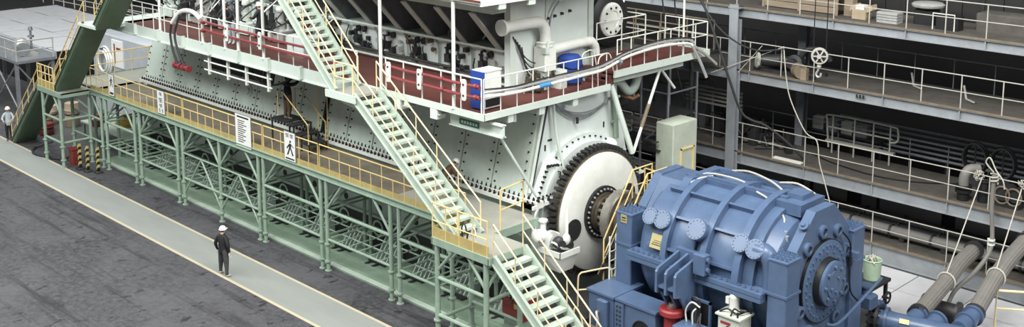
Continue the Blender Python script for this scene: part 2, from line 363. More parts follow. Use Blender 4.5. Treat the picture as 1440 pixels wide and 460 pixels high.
# ================================================================ STAIRS
def stair(name, label, x0, z0, x1, z1, y0, y1, n, sm, tm, rm, soffit=None, rails=(0, 1), hr=1.0, ext=(0, 0), sdepth=.3, posts=5):
    t = thing(name, label, 'stairs', (x0, (y0+y1)/2, z0), 'stair flights at both ends of the engine')
    d = Vector((x1-x0, 0, z1-z0)); L = d.length; d.normalize(); up = Vector((-d.z, 0, d.x)) if d.x > 0 else Vector((d.z, 0, -d.x))
    for y in (y0, y1):
        g = G().bar((x0, y, z0-.02), (x1, y, z1-.02), .05, sdepth, up)
        s = -1 if y == y1 else 1
        for k in (-1, 1): g.bar(Vector((x0, y-s*.03, z0-.02))+up*k*(sdepth/2-.015), Vector((x1, y-s*.03, z1-.02))+up*k*(sdepth/2-.015), .09, .03, up)
        part('stringer', g, sm, t)
    run = (x1-x0)/n; rise = (z1-z0)/n; hw = abs(run)*.5
    tr = G().box(-hw, hw, y0+.03, y1-.03, -.02, .02); e = hw if run < 0 else -hw
    tr.box(e-.012, e+.012, y0+.03, y1-.03, -.06, .02)
    tm_ = tr.mesh('tread', tm)
    for k in range(1, n): inst('tread', tm_, t, (x0+run*k, 0, z0+rise*k))
    if soffit:
        part('soffit_plate', G().bar(Vector((x0, (y0+y1)/2, z0))-up*.2, Vector((x1, (y0+y1)/2, z1))-up*.2, (y1-y0)+.1, .04, up), soffit, t, 'dark green sheet closing the underside')
    for i, y in enumerate((y0, y1)):
        if i not in rails: continue
        a = Vector((x0-ext[0]*d.x, y, z0-ext[0]*d.z)); b = Vector((x1, y, z1)); V = Vector((0, 0, hr)); Hh = Vector((0, 0, hr*.5))
        part('handrail', G().path([a+Vector((0, 0, .05)), a+V, b+V], .026, 6), rm, t)
        part('mid_rail', G().path([a+Hh, b+Hh], .02, 6), rm, t)
        for k in range(1, posts+1): inst('rail_post', post_mesh(hr, .02, rm), t, a+(b-a)*(k/posts))
    return t
# right-hand tower of stairs
stair('stair_flight', 'pale green stair flight with yellow handrails from the corner landing up to the red walkway', 15.75, DZ, 10.75, 7.3, -1.15, -.2, 17, 'tread_green', 'tread_green', 'cream_rail', posts=5)
stair('stair_flight', 'pale green stair flight with yellow handrails rising from the red walkway to the upper deck', 9.75, 7.3, 5.4, 11.3, -1.15, -.2, 18, 'tread_green', 'tread_green', 'cream_rail', posts=5)
stair('stair_flight', 'pale green stair flight with yellow handrails going down to the floor near the red crate', 21.9, 0, 17.45, DZ, -1.3, -.08, 16, 'tread_green', 'tread_green', 'cream_rail', posts=5)
# corner landing (yellow railings)
ld = thing('stair_landing', 'green pipe-legged corner landing with yellow railings between two stair flights', 'landing', (16.2, -.4, 0))
part('deck', G().box(14.95, 17.45, -1.45, .05, 3.57, DZ+.01), 'deck_pale', ld)
part('edge_beam', G().box(14.95, 17.45, -1.5, -1.45, 3.45, 3.68).box(17.42, 17.47, -1.5, .1, 3.45, 3.64).box(15.95, 17.45, .05, .1, 3.45, 3.66).box(14.93, 14.98, -1.5, -.05, 3.45, 3.66), 'frame_green', ld)
part('toe_board', G().box(14.95, 17.4, -1.46, -1.44, 3.67, 4.0).box(14.94, 14.96, -1.44, -.1, 3.67, 4.0), 'toe_yellow', ld)
railing(ld, [(14.95, -1.45, DZ), (17.35, -1.45, DZ)], 1.1, (.5,), .6, .024, 'yellow_rail', .02)
railing(ld, [(16.0, .4, DZ), (15.85, 1.55, DZ)], 1.3, (.5,), 2, .028, 'yellow_rail', .026)
for xx in (15.1, 17.25):
    for yy in (-1.4, .0):
        leg(ld, xx, yy, 3.5, .085)
for (a, b) in (((15.1, -1.4, 2.6), (15.9, -1.4, 3.5)), ((17.25, -1.4, 2.6), (16.4, -1.4, 3.5)), ((17.25, -1.4, 2.6), (17.25, -.6, 3.5))):
    part('brace', G().tube(a, b, .05, 8), 'frame_green', ld)
for z in (2.4, 1.2):
    part('cross_pipe', G().tube((15.1, -1.4, z), (17.25, -1.4, z), .06, 8), 'frame_green', ld)
    part('cross_pipe', G().tube((17.25, -1.4, z-.15), (17.25, 0, z-.15), .06, 8), 'frame_green', ld)
    part('cross_pipe', G().tube((15.1, -1.4, z-.15), (15.1, 0, z-.15), .06, 8), 'frame_green', ld)
    part('cross_pipe', G().tube((15.1, 0, z), (17.25, 0, z), .05, 8), 'frame_green', ld)
part('lashed_cable', G().path([(16.35+.16*math.cos(a*.9)*(.6+.04*a), -1.42-.03*math.sin(a), 4.15+.30*math.sin(a*.9)) for a in range(0, 15)], .018, 6), 'rubber', ld, 'black cable loop tied to the railing')
part('lashed_cable', G().path([(16.75+.10*math.cos(a), -1.42-.02*math.sin(a), 4.1+.34*math.sin(a)) for a in [k*.5 for k in range(13)]], .02, 6), 'white_paint', ld, 'white cable loop tied to the railing')
# mid landing at the red walkway
ml = thing('mid_landing', 'pale landing plate between two stair flights beside the red walkway', 'landing', (10.2, -.6, 7.0))
part('deck', G().box(9.6, 10.85, -1.2, -.05, 7.22, 7.3), 'deck_pale', ml)
part('edge_beam', G().box(9.3, 10.95, -1.25, -1.2, 7.05, 7.3).box(9.3, 10.95, -.12, -.06, 7.05, 7.2).box(9.3, 9.36, -1.2, -.06, 7.05, 7.2), 'mint_edge', ml)
part('bracket', G().bar((9.6, -1.15, 7.1), (9.6, .8, 5.9), .08, .1).bar((10.7, -1.15, 7.1), (10.7, .8, 5.9), .08, .1), 'mint_edge', ml)
railing(ml, [(9.75, -1.18, 7.3), (10.75, -1.18, 7.3)], 1.0, (.5,), .5, .022, 'cream_rail')
# left-hand tower of stairs, dark green soffits
stair('stair_flight', 'dark green closed stair flight rising from the floor at the far left', -17.9, 0, -13.9, DZ, -1.35, -.35, 16, 'plate_green', 'tread_green', 'yellow_rail', 'plate_green')
stair('stair_flight', 'dark green closed stair flight from the far left landing up to the red walkway', -12.2, DZ, -8.6, 7.3, -1.35, -.35, 16, 'plate_green', 'tread_green', 'yellow_rail', 'plate_green')
stair('stair_flight', 'topmost dark green closed stair flight at the left end of the red walkway', -7.55, 7.3, -3.6, 11.3, -1.35, -.35, 17, 'plate_green', 'tread_green', 'yellow_rail', 'plate_green')
ll = thing('stair_landing', 'green pipe-legged landing with yellow railings at the far left stairs', 'landing', (-12.7, -.7, 0))
part('deck', G().box(-14.0, -11.4, -1.45, 0, 3.57, DZ), 'deck_pale', ll)
part('edge_beam', G().box(-14.0, -11.4, -1.5, -1.45, 3.42, 3.66).box(-11.45, -11.4, -1.45, -.1, 3.42, 3.64).box(-14.02, -13.97, -1.45, 0, 3.42, 3.64), 'frame_green', ll)
part('toe_board', G().box(-13.9, -12.1, -1.46, -1.44, 3.66, 4.0), 'toe_yellow', ll)
railing(ll, [(-13.9, -1.45, DZ), (-12.15, -1.45, DZ)], 1.1, (.33, .66), .45, .024, 'yellow_rail')
railing(ll, [(-14.0, -.3, DZ), (-14.0, -.02, DZ), (-11.8, -.02, DZ)], 1.1, (.5,), 1.1, .022, 'yellow_rail')
for xx in (-13.6, -11.7):
    for yy in (-1.4, 0.0): leg(ll, xx, yy, 3.45, .08)
for (a, b) in (((-13.6, -1.4, 2.6), (-12.9, -1.4, 3.45)), ((-11.7, -1.4, 2.6), (-12.4, -1.4, 3.45)), ((-11.7, 0, 2.6), (-11.7, -.8, 3.45))):
    part('brace', G().tube(a, b, .05, 8), 'frame_green', ll)
for z in (2.3, 1.2):
    part('cross_pipe', G().tube((-13.6, -1.4, z), (-11.7, -1.4, z), .055, 8), 'frame_green', ll)
    part('cross_pipe', G().tube((-11.7, -1.4, z), (-11.7, 0, z), .055, 8), 'frame_green', ll)
    part('cross_pipe', G().tube((-13.6, 0, z), (-11.7, 0, z), .055, 8), 'frame_green', ll)
    part('cross_pipe', G().tube((-11.7, 0, z), (-10.45, 0, z), .055, 8), 'frame_green', ll)

# ================================================================ RED WALKWAY ROUND THE ENGINE
WZ = 7.3
wk = thing('walkway', 'red-floored walkway with white railing wrapping round the engine', 'walkway', (4, 1.5, 6.9))
part('deck', G().box(-7.9, 15.65, .02, 3.35, WZ-.06, WZ).box(13.9, 15.65, 3.35, 5.8, WZ-.06, WZ), 'deck_red', wk, 'rust-red painted floor')
part('fascia', G().box(-8.7, 9.2, -.03, .02, WZ-.42, WZ+.05).box(-8.7, 9.2, -.1, .02, WZ-.42, WZ-.38).box(9.2, 15.72, -.03, .02, WZ-.16, WZ+.05).box(15.67, 15.72, 0, 5.9, WZ-.16, WZ+.05), 'mint_edge', wk)
part('left_floor', G().box(-9.1, -7.4, -1.45, 3.3, WZ-.12, WZ), 'mint_edge', wk)
for xx in (-6.4, -4.3, -2.2, -.1, 2.0, 4.1, 6.2):
    part('bracket', G().box(xx-.06, xx+.06, -.16, -.03, WZ-.36, WZ+.12), 'mint_edge', wk)
for xx in (-6.4, -4.3, -2.2, -.1, 2.0, 4.1, 6.2, 8.3, 12.0, 13.5):
    part('cross_beam', G().box(xx-.08, xx+.08, 0, 3.2, WZ-.34, WZ-.06).box(xx-.14, xx+.14, .0, .4, WZ-.36, WZ-.33), 'mint_edge', wk)
for xx in (11.6, 13.4):
    part('bracket', G().box(xx-.16, xx+.16, -.02, .35, WZ-.5, WZ-.1), 'white_paint', wk)
# long fascia beam behind, against the engine side
part('inner_beam', G().box(10.0, 15.5, 1.5, 1.6, WZ-.5, WZ-.1), 'mint', wk)
for yy in (1.2, 2.6, 4.2):
    part('cross_beam', G().box(14.6, 15.66, yy-.12, yy+.12, WZ-.42, WZ-.06), 'mint_edge', wk)
# white railing, side
railing(wk, [(-7.7, 0, WZ), (9.45, 0, WZ)], 1.12, (.5,), .95, .022, 'white_rail', .022)
railing(wk, [(11.0, 0, WZ), (15.6, 0, WZ)], 1.12, (), .85, .022, 'white_rail', .024)
railing(wk, [(15.65, .05, WZ), (15.65, 5.75, WZ)], 1.12, (.55,), .72, .02, 'white_rail', .02)
# columns carrying the upper deck
for xx in (-4.3, -.8, .92, 1.9, 3.65, 10.72, 14.33):
    part('column', G().lathe((xx, .02, WZ), (0, 0, 1), [(0, .1), (.04, .1), (.04, .06), (3.42, .06), (3.42, .12), (3.57, .12)], 10), 'white_paint', wk)
# raised end section beyond the engine
part('raised_deck', G().box(13.6, 15.65, 6.2, 11.55, 7.62, 7.7), 'deck_red', wk)
part('raised_fascia', G().box(15.66, 15.72, 6.1, 11.6, 7.52, 7.76).box(13.6, 15.7, 11.55, 11.6, 7.52, 7.76), 'mint_edge', wk)
part('raised_beam', G().box(15.2, 15.4, 6.0, 10.4, 7.25, 7.5).box(14.0, 14.2, 6.0, 11.4, 7.3, 7.6), 'mint', wk)
part('raised_platform', G().box(13.0, 14.6, 6.7, 9.2, 7.7, 8.05), 'gallery_deck', wk)
part('platform_edge', G().box(14.6, 14.66, 6.2, 9.2, 7.7, 8.08).box(13.0, 14.6, 6.6, 6.7, 7.7, 8.06), 'deck_red', wk)
railing(wk, [(15.65, 6.3, 7.7), (15.65, 11.5, 7.7), (13.7, 11.5, 7.7)], 1.1, (.55,), .75, .022, 'white_rail', .022)
railing(wk, [(14.55, 6.5, 8.06), (14.55, 9.2, 8.06), (13.2, 9.2, 8.06)], 1.15, (.5,), 1.2, .024, 'white_rail', .024)
for k in range(2):
    part('step', G().box(14.7, 15.55, 5.75+k*.25, 6.0+k*.25, 7.3, 7.42+k*.14), 'deck_red', wk)
part('step_rail', G().path(smooth_pts([(14.75, 5.5, 7.3), (14.75, 5.5, 8.15), (14.75, 5.75, 8.35), (14.75, 6.1, 8.3), (14.75, 6.3, 7.7)]), .022, 6), 'white_rail', wk)
part('step_rail', G().path(smooth_pts([(15.5, 5.5, 7.3), (15.5, 5.5, 8.15), (15.5, 5.75, 8.35), (15.5, 6.1, 8.3), (15.5, 6.3, 7.7)]), .022, 6), 'white_rail', wk)
# struts under the raised end
part('strut', G().tube((15.4, 6.3, 7.2), (15.9, 6.9, 4.75), .1, 10), 'mint_edge', wk)
part('strut', G().tube((15.4, 9.0, 7.3), (15.9, 6.95, 4.75), .055, 8), 'white_paint', wk)
part('strut', G().tube((15.4, 9.1, 7.3), (15.4, 9.9, 6.5), .05, 8), 'white_paint', wk)
part('sleeve', G().path([Vector((15.4, 9.0, 7.3)).lerp(Vector((15.9, 6.95, 4.75)), t) for t in (.42, .70)], .07, 8), 'rust_edge', wk, 'rusty wrapped length of the strut')
part('mast', G().tube((15.6, 10.1, 7.7), (15.6, 10.1, 11.5), .04, 8), 'white_rail', wk)
# sign beam below the corner
part('sign_beam', G().box(13.7, 16.1, .42, .5, 6.62, 6.98).box(13.7, 16.1, .36, .56, 6.6, 6.64).box(13.7, 16.1, .36, .56, 6.96, 7.0).tube((15.2, .46, 7.0), (15.2, .46, 7.2), .05, 8), 'mint_edge', wk)
part('sign_plate', G().box(14.15, 15.05, .40, .42, 6.70, 6.90), 'print_green', wk, 'small dark green nameplate')
g = G()
for k in range(6): g.box(14.25+k*.13, 14.33+k*.13, .395, .4, 6.76, 6.84)
part('sign_letters', g, 'mint', wk, kind='stuff')
part('sign_strut', G().tube((15.9, .46, 6.65), (16.1, 1.9, 4.4), .045, 8), 'mint_edge', wk)

# hanging white frame below the left part of the walkway
hf = thing('hanging_pipe_frame', 'white pipe frame hanging below the left half of the red walkway', 'pipe frame', (1.2, .1, 6.9))
for z in (6.55, 6.2): part('rail', G().tube((-.9, .1, z), (4.0, .1, z), .035, 8), 'white_paint', hf)
for xx in (-.5, .92, 2.27, 3.8): part('hanger', G().box(xx-.05, xx+.05, .05, .15, 6.05, 6.9), 'white_paint', hf)

# hoses along the walkway railing
def hose(name, label, pts, r, m, cat='hose', n=8, k=4, group=None):
    P = smooth_pts(pts, k); base = tuple(pts[0])
    return single(name, G().path(P, r, n), m, label, cat, base, group)
for z, wd in ((8.2, 'upper'), (7.86, 'lower')):
    t = thing('red_hose', f'{wd} red hose clamped to the near half of the white walkway railing', 'hose', (11.2, -.1, z), 'red hoses on the walkway railing')
    part('hose_run', G().path(smooth_pts([(11.05, -.1, z+.02), (12.2, -.1, z-.02), (13.4, -.12, z+.01), (14.4, -.1, z-.02), (15.45, -.1, z)], 4), .05, 8), 'hose_red', t)
    part('coupling', G().lathe((15.4, -.1, z), (1, 0, 0), [(0, .05), (0, .085), (.12, .085), (.12, .06), (.22, .06)], 10), 'hose_red', t)
    part('coupling', G().lathe((13.9, -.1, z), (1, 0, 0), [(0, .05), (0, .08), (.1, .08), (.1, .05)], 10), 'hose_red', t)
    t = thing('red_hose', f'{wd} red hose clamped to the far half of the white walkway railing', 'hose', (-1.0, -.1, z), 'red hoses on the walkway railing')
    part('hose_run', G().path(smooth_pts([(-.6, -.1, z+.05), (1.0, -.1, z), (3.0, -.12, z+.01), (5.5, -.1, z-.04), (7.6, -.1, z-.02), (8.6, -.1, z)], 4), .05, 8), 'hose_red', t)
    part('coupling', G().lathe((-.6, -.1, z), (1, 0, 0), [(0, .05), (0, .085), (.14, .085), (.14, .05)], 10), 'hose_red', t)
    part('coupling', G().lathe((7.0, -.1, z), (1, 0, 0), [(0, .05), (0, .085), (.14, .085), (.14, .05)], 10), 'hose_red', t)
for i, (xx, lab) in enumerate(((11.35, 'farthest of the three white hose clamps beside the stairs'), (12.9, 'middle of the three white hose clamps beside the stairs'), (15.0, 'white hose clamp nearest the blue and white cabinet'), (1.35, 'white hose clamp on the far half of the walkway railing'), (3.7, 'white hose clamp below the red drum on the walkway railing'))):
    t = thing('hose_clamp', lab, 'clamp', (xx, -.16, 7.75), 'white clamps holding the red hoses')
    part('plate', G().prism([(xx+a*.1, 8.03+b*.33) for a, b in ((-.7, -1), (.7, -1), (1, -.8), (1, .8), (.7, 1), (-.7, 1), (-1, .8), (-1, -.8))], 'y', -.19, -.15), 'white_paint', t)
    part('bolt', G().lathe((xx, -.19, 8.2), (0, -1, 0), [(0, .035), (.03, .035)], 6).lathe((xx, -.19, 7.86), (0, -1, 0), [(0, .035), (.03, .035)], 6), 'dark_steel', t)
t = thing('white_hose', 'white insulated hose draped over the far railing with hanging black tails and red couplings', 'hose', (-1.2, -.1, 8.2))
part('hose_run', G().path(smooth_pts([(-.7, -.1, 8.3), (-1.3, -.12, 8.55), (-2.2, -.14, 8.45), (-2.9, -.18, 7.9)]), .09, 8), 'white_paint', t)
part('tail', G().path(smooth_pts([(-2.9, -.18, 7.95), (-3.05, -.2, 7.4), (-2.85, -.22, 6.7), (-2.5, -.22, 6.2)]), .05, 8), 'rubber', t, 'black hose tail')
part('tail', G().path(smooth_pts([(-2.2, -.2, 8.3), (-2.6, -.24, 7.5), (-2.4, -.24, 6.8), (-1.9, -.24, 6.2)]), .05, 8), 'rubber', t, 'black hose tail')
part('coupling', G().lathe((-2.75, -.22, 6.15), (1, 0, 0), [(0, .06), (.0, .14), (.12, .14), (.12, .09), (.4, .09), (.4, .14), (.52, .14)], 10), 'hose_red', t, 'red coupling')
part('coupling', G().lathe((-2.05, -.24, 6.15), (1, 0, 0), [(0, .06), (.0, .14), (.12, .14), (.12, .09), (.4, .09), (.4, .14), (.52, .14)], 10), 'hose_red', t, 'red coupling')
# white hoses along the front railing
t = thing('white_hose', 'pair of white lagged hoses running along the front railing to the raised end', 'hose', (15.75, .5, 7.9))
hp = [(15.6, .1, 7.86), (15.8, 1.2, 7.85), (15.8, 2.5, 7.86), (15.8, 4.4, 7.9), (15.8, 5.4, 7.93), (15.8, 6.7, 8.2), (15.8, 8.5, 8.3), (15.8, 10.0, 8.2), (15.85, 10.4, 8.05)]
part('hose_run', G().path(smooth_pts(hp), .052, 8), 'white_paint', t)
part('hose_run', G().path(smooth_pts([(x, y, z+.14) for x, y, z in hp]), .048, 8), 'silver', t)
part('hose_tail', G().path(smooth_pts([(15.85, 10.3, 8.1), (15.9, 11.0, 7.7), (15.95, 11.7, 7.2)]), .06, 8), 'silver', t)
part('hose_tail', G().path(smooth_pts([(15.85, 10.3, 8.1), (15.9, 10.7, 7.5), (15.95, 11.1, 6.8)]), .06, 8), 'silver', t)
part('cable', G().path(smooth_pts([(x+.03, y, z+.24-.03*(i % 2)) for i, (x, y, z) in enumerate(hp)]), .025, 6), 'rubber', t, 'black cable')
part('tape_band', G().path([(15.8, 2.3, 7.87), (15.8, 2.8, 7.88)], .085, 8), 'tape_blue', t, 'blue tape band')
part('strap', G().lathe((15.8, 6.2, 8.06), (0, 1, .35), [(0, .12), (.1, .12)], 8), 'grey_steel', t)

# ================================================================ ENGINE
AY, AZ = 5.05, 3.15
en = thing('marine_engine', 'huge pale mint marine diesel engine with bolted side panels', 'engine', (2.4, AY, 0))
part('bedplate', G().box(-10.6, 15.35, 2.45, 7.7, 0, 3.85), 'mint', en)
part('sump_shade', G().box(-10.55, 15.3, 2.42, 2.46, .08, 1.34), 'black', en, 'black lower strip painting the shade under the catwalk')  # flat black strip stands in for the shaded space along the bedplate
hm = G().lathe((0, 0, 0), (0, -1, 0), [(0, .3), (.0, .32), (.05, .32), (.05, .24), (.01, .24)], 20, cap=False).mesh('hole_rim', 'mint')
dm = G().lathe((0, 0, 0), (0, -1, 0), [(0, .245), (.012, .245)], 20).mesh('opening', 'black')
sm1 = G().lathe((0, 0, 0), (0, -1, 0), [(0, .13), (.02, .13)], 14).mesh('small_opening', 'black')
rm1 = G().prism([(0, .05), (-.62, .05), (-.62, .12), (-.05, .95), (0, .95)], 'x', -.025, .025).mesh('gusset_rib', 'mint')
x = -9.5
while x < 14.5:
    r0 = inst('hole_rim', hm, en, (x, 2.45, .95)); inst('opening', dm, en, (x, 2.45, .95)); inst('small_opening', sm1, en, (x+.1, 2.45, 1.75))
    for k in range(5): inst('gusset_rib', rm1, en, (x+.62+k*.2, 2.45, 0))
    part('foot_clamp', G().box(x+.55, x+1.5, 1.5, 1.75, .08, .14).box(x+.7, x+.8, 1.2, 1.55, .08, .12).box(x+1.1, x+1.2, 1.2, 1.55, .08, .12), 'dark_steel', en)
    x += 2.1
part('bed_band', G().box(-10.6, 15.35, 2.36, 2.46, 1.35, 1.45).box(-10.6, 15.35, 2.36, 2.46, 2.6, 2.7), 'mint_edge', en)
part('side_flange', G().box(-10.7, 15.75, 2.12, 2.6, 3.8, 3.92).box(-10.7, 15.75, 2.28, 2.6, 3.92, 4.02).box(15.2, 15.68, 2.12, 7.9, 3.8, 3.92), 'white_paint', en)
g = G()
x = -10.55
while x < 15.7:
    g.lathe((x, 2.2, 3.92), (0, 0, 1), [(0, .05), (.06, .05), (.06, .03), (.12, .03)], 6)
    g.lathe((x+.1, 2.38, 4.02), (0, 0, 1), [(0, .05), (.06, .05), (.06, .03), (.11, .03)], 6); x += .22
y = 2.4
while y < 7.8: g.lathe((15.65, y, 3.92), (0, 0, 1), [(0, .055), (.07, .055), (.07, .035), (.17, .035)], 6); y += .27
part('flange_studs', g, 'black', en, 'row of black studs along the flange', kind='stuff')
# sloped side panels
def wy(z): return 2.42+(z-4.0)*.25
PX = [-10.6+k*1.608 for k in range(17)]
pn = Vector((0, -1, .25)).normalized()
bolts = G()
def wall_pt(x, z, d=0.): return Vector((x, wy(z), z))+pn*d
panels = []
def panel(x0, x1, z0=4.0, z1=7.0):
    g = G(); o = .07
    P = [wall_pt(x0, z0), wall_pt(x1, z0), wall_pt(x1, z1), wall_pt(x0, z1)]
    Q = [wall_pt(x0+.015, z0+.02, o), wall_pt(x1-.015, z0+.02, o), wall_pt(x1-.015, z1-.02, o), wall_pt(x0+.015, z1-.02, o)]
    g.add([*P, *Q], [(4, 5, 6, 7), (0, 1, 5, 4), (1, 2, 6, 5), (2, 3, 7, 6), (3, 0, 4, 7)])
    return part('frame_panel', g, 'mint', en)
part('frame_core', G().prism([(wy(3.9)+.01, 3.9), (wy(7.05)+.01, 7.05), (2*AY-wy(7.05), 7.05), (2*AY-wy(3.9), 3.9)], 'x', -10.55, 14.95), 'mint', en)
for k in range(16):
    x0, x1 = PX[k], PX[k+1]
    if k == 9: x0 += .22
    panel(x0+.02, x1-.02)
    for xb in (x0+.16, x1-.16):
        z = 4.25
        while z < 6.95:
            p = wall_pt(xb, z, .07); bolts.lathe(p, pn, [(0, .032), (.04, .032), (.04, .016), (.06, .016)], 6); z += .3
part('panel_bolts', bolts, 'black', en, 'black bolts in columns along the panel edges', kind='stuff')
part('panel_joint', G().obox(wall_pt(PX[9]+.1, 5.4, .1), (.06, 0, 0), pn*.05, Vector((0, .25, 1)).normalized()*1.35), 'black', en, 'black vertical joint strip')
for xx, zz in ((-7.9, 4.9), (-1.6, 4.75), (-.2, 6.0), (8.0, 4.5), (6.35, 5.2)):
    g = G().lathe(wall_pt(xx, zz, .07), pn, [(0, .26), (.05, .26), (.05, .2), (.03, .2), (.03, .13), (.12, .13), (.12, .05)], 18)
    part('relief_valve', g, 'mint', en)
g = G()
for xa, xb in ((-5.0, -3.75), (-3.65, -2.25), (-2.15, -.8), (-.7, .1)): g.obox(wall_pt((xa+xb)/2, 5.68, .085), ((xb-xa)/2, 0, 0), pn*.03, Vector((0, .25, 1)).normalized()*.46)
part('access_openings', g, 'black', en, 'black openings along the top of the side panels', kind='stuff')
# front end
part('end_wall', G().prism([(wy(4.0)+.02, 4.0), (wy(7.1)+.02, 7.1), (2*AY-wy(7.1), 7.1), (2*AY-wy(4.0), 4.0)], 'x', 14.95, 15.1), 'mint_light', en, 'pale front end wall')
part('corner_edge', G().bar((15.12, wy(4.0), 4.0), (15.12, wy(7.1), 7.1), .1, .12, (1, 0, 0)), 'mint_edge', en)
part('corner_pipe', G().tube((15.25, wy(4.2)-.02, 4.2), (15.25, wy(7.0)-.02, 7.0), .055, 8), 'mint_edge', en)
part('corner_cable', G().tube((15.25, wy(4.2)+.12, 4.4), (15.25, wy(7.0)+.12, 7.0), .035, 8), 'dark_steel', en)
part('drain_pipe', G().path(smooth_pts([(15.3, 3.5, 7.1), (15.35, 3.6, 6.0), (15.5, 3.75, 5.0), (15.55, 3.8, 4.6)]), .055, 8), 'mint_edge', en)
part('flywheel_shroud', G().lathe((15.1, AY, AZ), (1, 0, 0), [(0, 2.55), (.18, 2.55), (.18, 2.3), (.4, 2.3), (.4, .3)], 48), 'mint_light', en)
g = G()
for k in range(52):
    a = 2*math.pi*k/52; g.lathe((15.28, AY+2.43*math.cos(a), AZ+2.43*math.sin(a)), (1, 0, 0), [(0, .032), (.05, .032)], 6)
part('shroud_bolts', g, 'black', en, 'ring of black bolts', kind='stuff')
part('front_cover', G().add([(15.25, 2.45, 3.95), (15.25, 3.85, 3.95), (15.25, 3.85, 5.1), (15.25, 3.1, 5.15), (15.5, 2.55, 4.0), (15.5, 3.75, 4.0), (15.4, 3.75, 5.0), (15.4, 3.12, 5.05)], [(4, 5, 6, 7), (0, 1, 5, 4), (1, 2, 6, 5), (2, 3, 7, 6), (3, 0, 4, 7), (3, 2, 1, 0)]), 'mint_light', en)
g = G()
for (y0, z0, y1, z1, n) in ((2.6, 4.05, 3.1, 5.0, 6), (2.65, 4.05, 3.7, 4.05, 6), (3.15, 5.0, 3.7, 4.95, 4)):
    for k in range(n+1): t = k/n; g.lathe((15.42, y0+(y1-y0)*t, z0+(z1-z0)*t), (1, 0, 0), [(0, .04), (.1, .04)], 6)
part('cover_bolts', g, 'black', en, kind='stuff')
part('cover_handle', G().path([(15.45, 3.55, 4.75), (15.6, 3.55, 4.75), (15.6, 3.55, 4.45), (15.45, 3.55, 4.45)], .025, 6), 'black', en)
part('wall_slots', G().box(15.1, 15.12, 3.45, 3.65, 5.7, 5.76).box(15.1, 15.12, 6.25, 6.31, 5.65, 5.85).box(15.1, 15.12, 3.3, 3.36, 5.4, 5.6), 'black', en, kind='stuff')
g = G()
for q, (ya, yb, dd) in enumerate(((3.6, 6.4, .62), (3.7, 6.5, .5), (3.6, 6.6, .42), (3.65, 6.55, .55))): g.path(sag((15.2+.01*q, ya, 6.95), (15.2, yb, 6.7), dd, 14), .02, 5)
part('hung_cables', g, 'grey_steel', en, 'cables sagging below the front walkway', kind='stuff')
part('cable_weight', G().tube((15.25, 4.75, 6.3), (15.25, 4.75, 6.1), .05, 6), 'rubber', en)
part('rim_pipe', G().path(smooth_pts([(15.2, 6.7, 7.1), (15.25, 6.75, 6.0), (15.25, 6.8, 5.2)]), .09, 8).path([(15.2, 6.6, 6.6), (15.2, 7.0, 6.65)], .05, 8).path([(15.2, 6.6, 5.8), (15.2, 7.0, 5.85)], .05, 8), 'frame_green', en)
part('lantern_cover', G().ico((15.35, 6.35, 5.05), .28, (1, 1, .9), 12, 8), 'mint_light', en)

# upper frame above the walkway: fitted panels, gussets below the overhang
part('cylinder_block', G().box(-9.0, 13.95, 4.3, 6.7, 7.05, 12).box(-9, 13.95, 3.4, 4.3, 7.05, 8.5), 'mint', en)
part('overhang', G().box(-9.0, 14.05, 1.95, 4.4, 10.0, 12), 'mint', en)
part('recess_back', G().box(-9.0, 13.9, 4.26, 4.3, 8.5, 10.0), 'dark_steel', en, 'dark sheet painting the shade under the overhang')  # recess shade put into the colour of this sheet
gu = G().prism([(4.26, 8.45), (3.35, 8.45), (3.3, 8.6), (2.0, 9.9), (2.0, 10.0), (4.26, 10.0)], 'x', -.03, .03).mesh('gusset', 'grey_steel')
ge = G().bar((0, 3.35, 8.45), (0, 1.98, 9.92), .3, .05, (0, .7, .7)).mesh('gusset_edge', 'mint_edge')
UX = [-7.9+k*1.745 for k in range(13)]
rnd = random.Random(3)
for k, x in enumerate(UX):
    inst('gusset', gu, en, (x, 0, 0)); inst('gusset_edge', ge, en, (x, 0, 0))
    xa = x-1.2; xb = x+.2
    part('fitting_panel', G().prism([(xa, 7.35), (xb+.12, 7.35), (xb+.12, 8.15), (xb-.1, 8.5), (xa+.1, 8.5), (xa, 8.3)], 'y', 3.28, 3.4), 'mint_light', en)
    part('gauge', G().lathe((xa+.45, 3.28, 8.3), (0, -1, 0), [(0, .12), (.1, .12), (.1, .09), (.08, .09)], 14).lathe((xa+.8, 3.28, 8.3), (0, -1, 0), [(0, .12), (.1, .12), (.1, .09), (.08, .09)], 14), 'black', en)
    v = part('valve_block', G().box(xa+.35, xa+.6, 3.05, 3.3, 7.75, 8.05).lathe((xa+.47, 3.1, 8.05), (0, 0, 1), [(0, .06), (.2, .06), (.2, .1), (.24, .1)], 8).box(xa+.75, xa+.9, 3.1, 3.3, 7.6, 7.85), 'dark_steel', en)
    g = G()
    for j in range(5):
        p = Vector((xa+rnd.uniform(0, 1.3), 3.2, rnd.uniform(7.4, 7.7))); q = p+Vector((rnd.uniform(-.4, .4), rnd.uniform(-.25, 0), rnd.uniform(.1, .3))); s = q+Vector((rnd.uniform(-.2, .3), -.02, rnd.uniform(.1, .5)))
        g.path(smooth_pts([p, q, s]), .022, 5)
    part('small_pipes', g, 'rubber', en, kind='stuff')
    g = G()
    for j in range(2):
        xx = x+rnd.uniform(.3, 1.2); g.tube((xx, 4.0, 8.5), (xx, 4.0, 10.0), .05, 6); g.box(xx-.1, xx+.15, 3.9, 4.2, 8.8, 9.3)
    part('recess_fittings', g, 'dark_steel', en, kind='stuff')
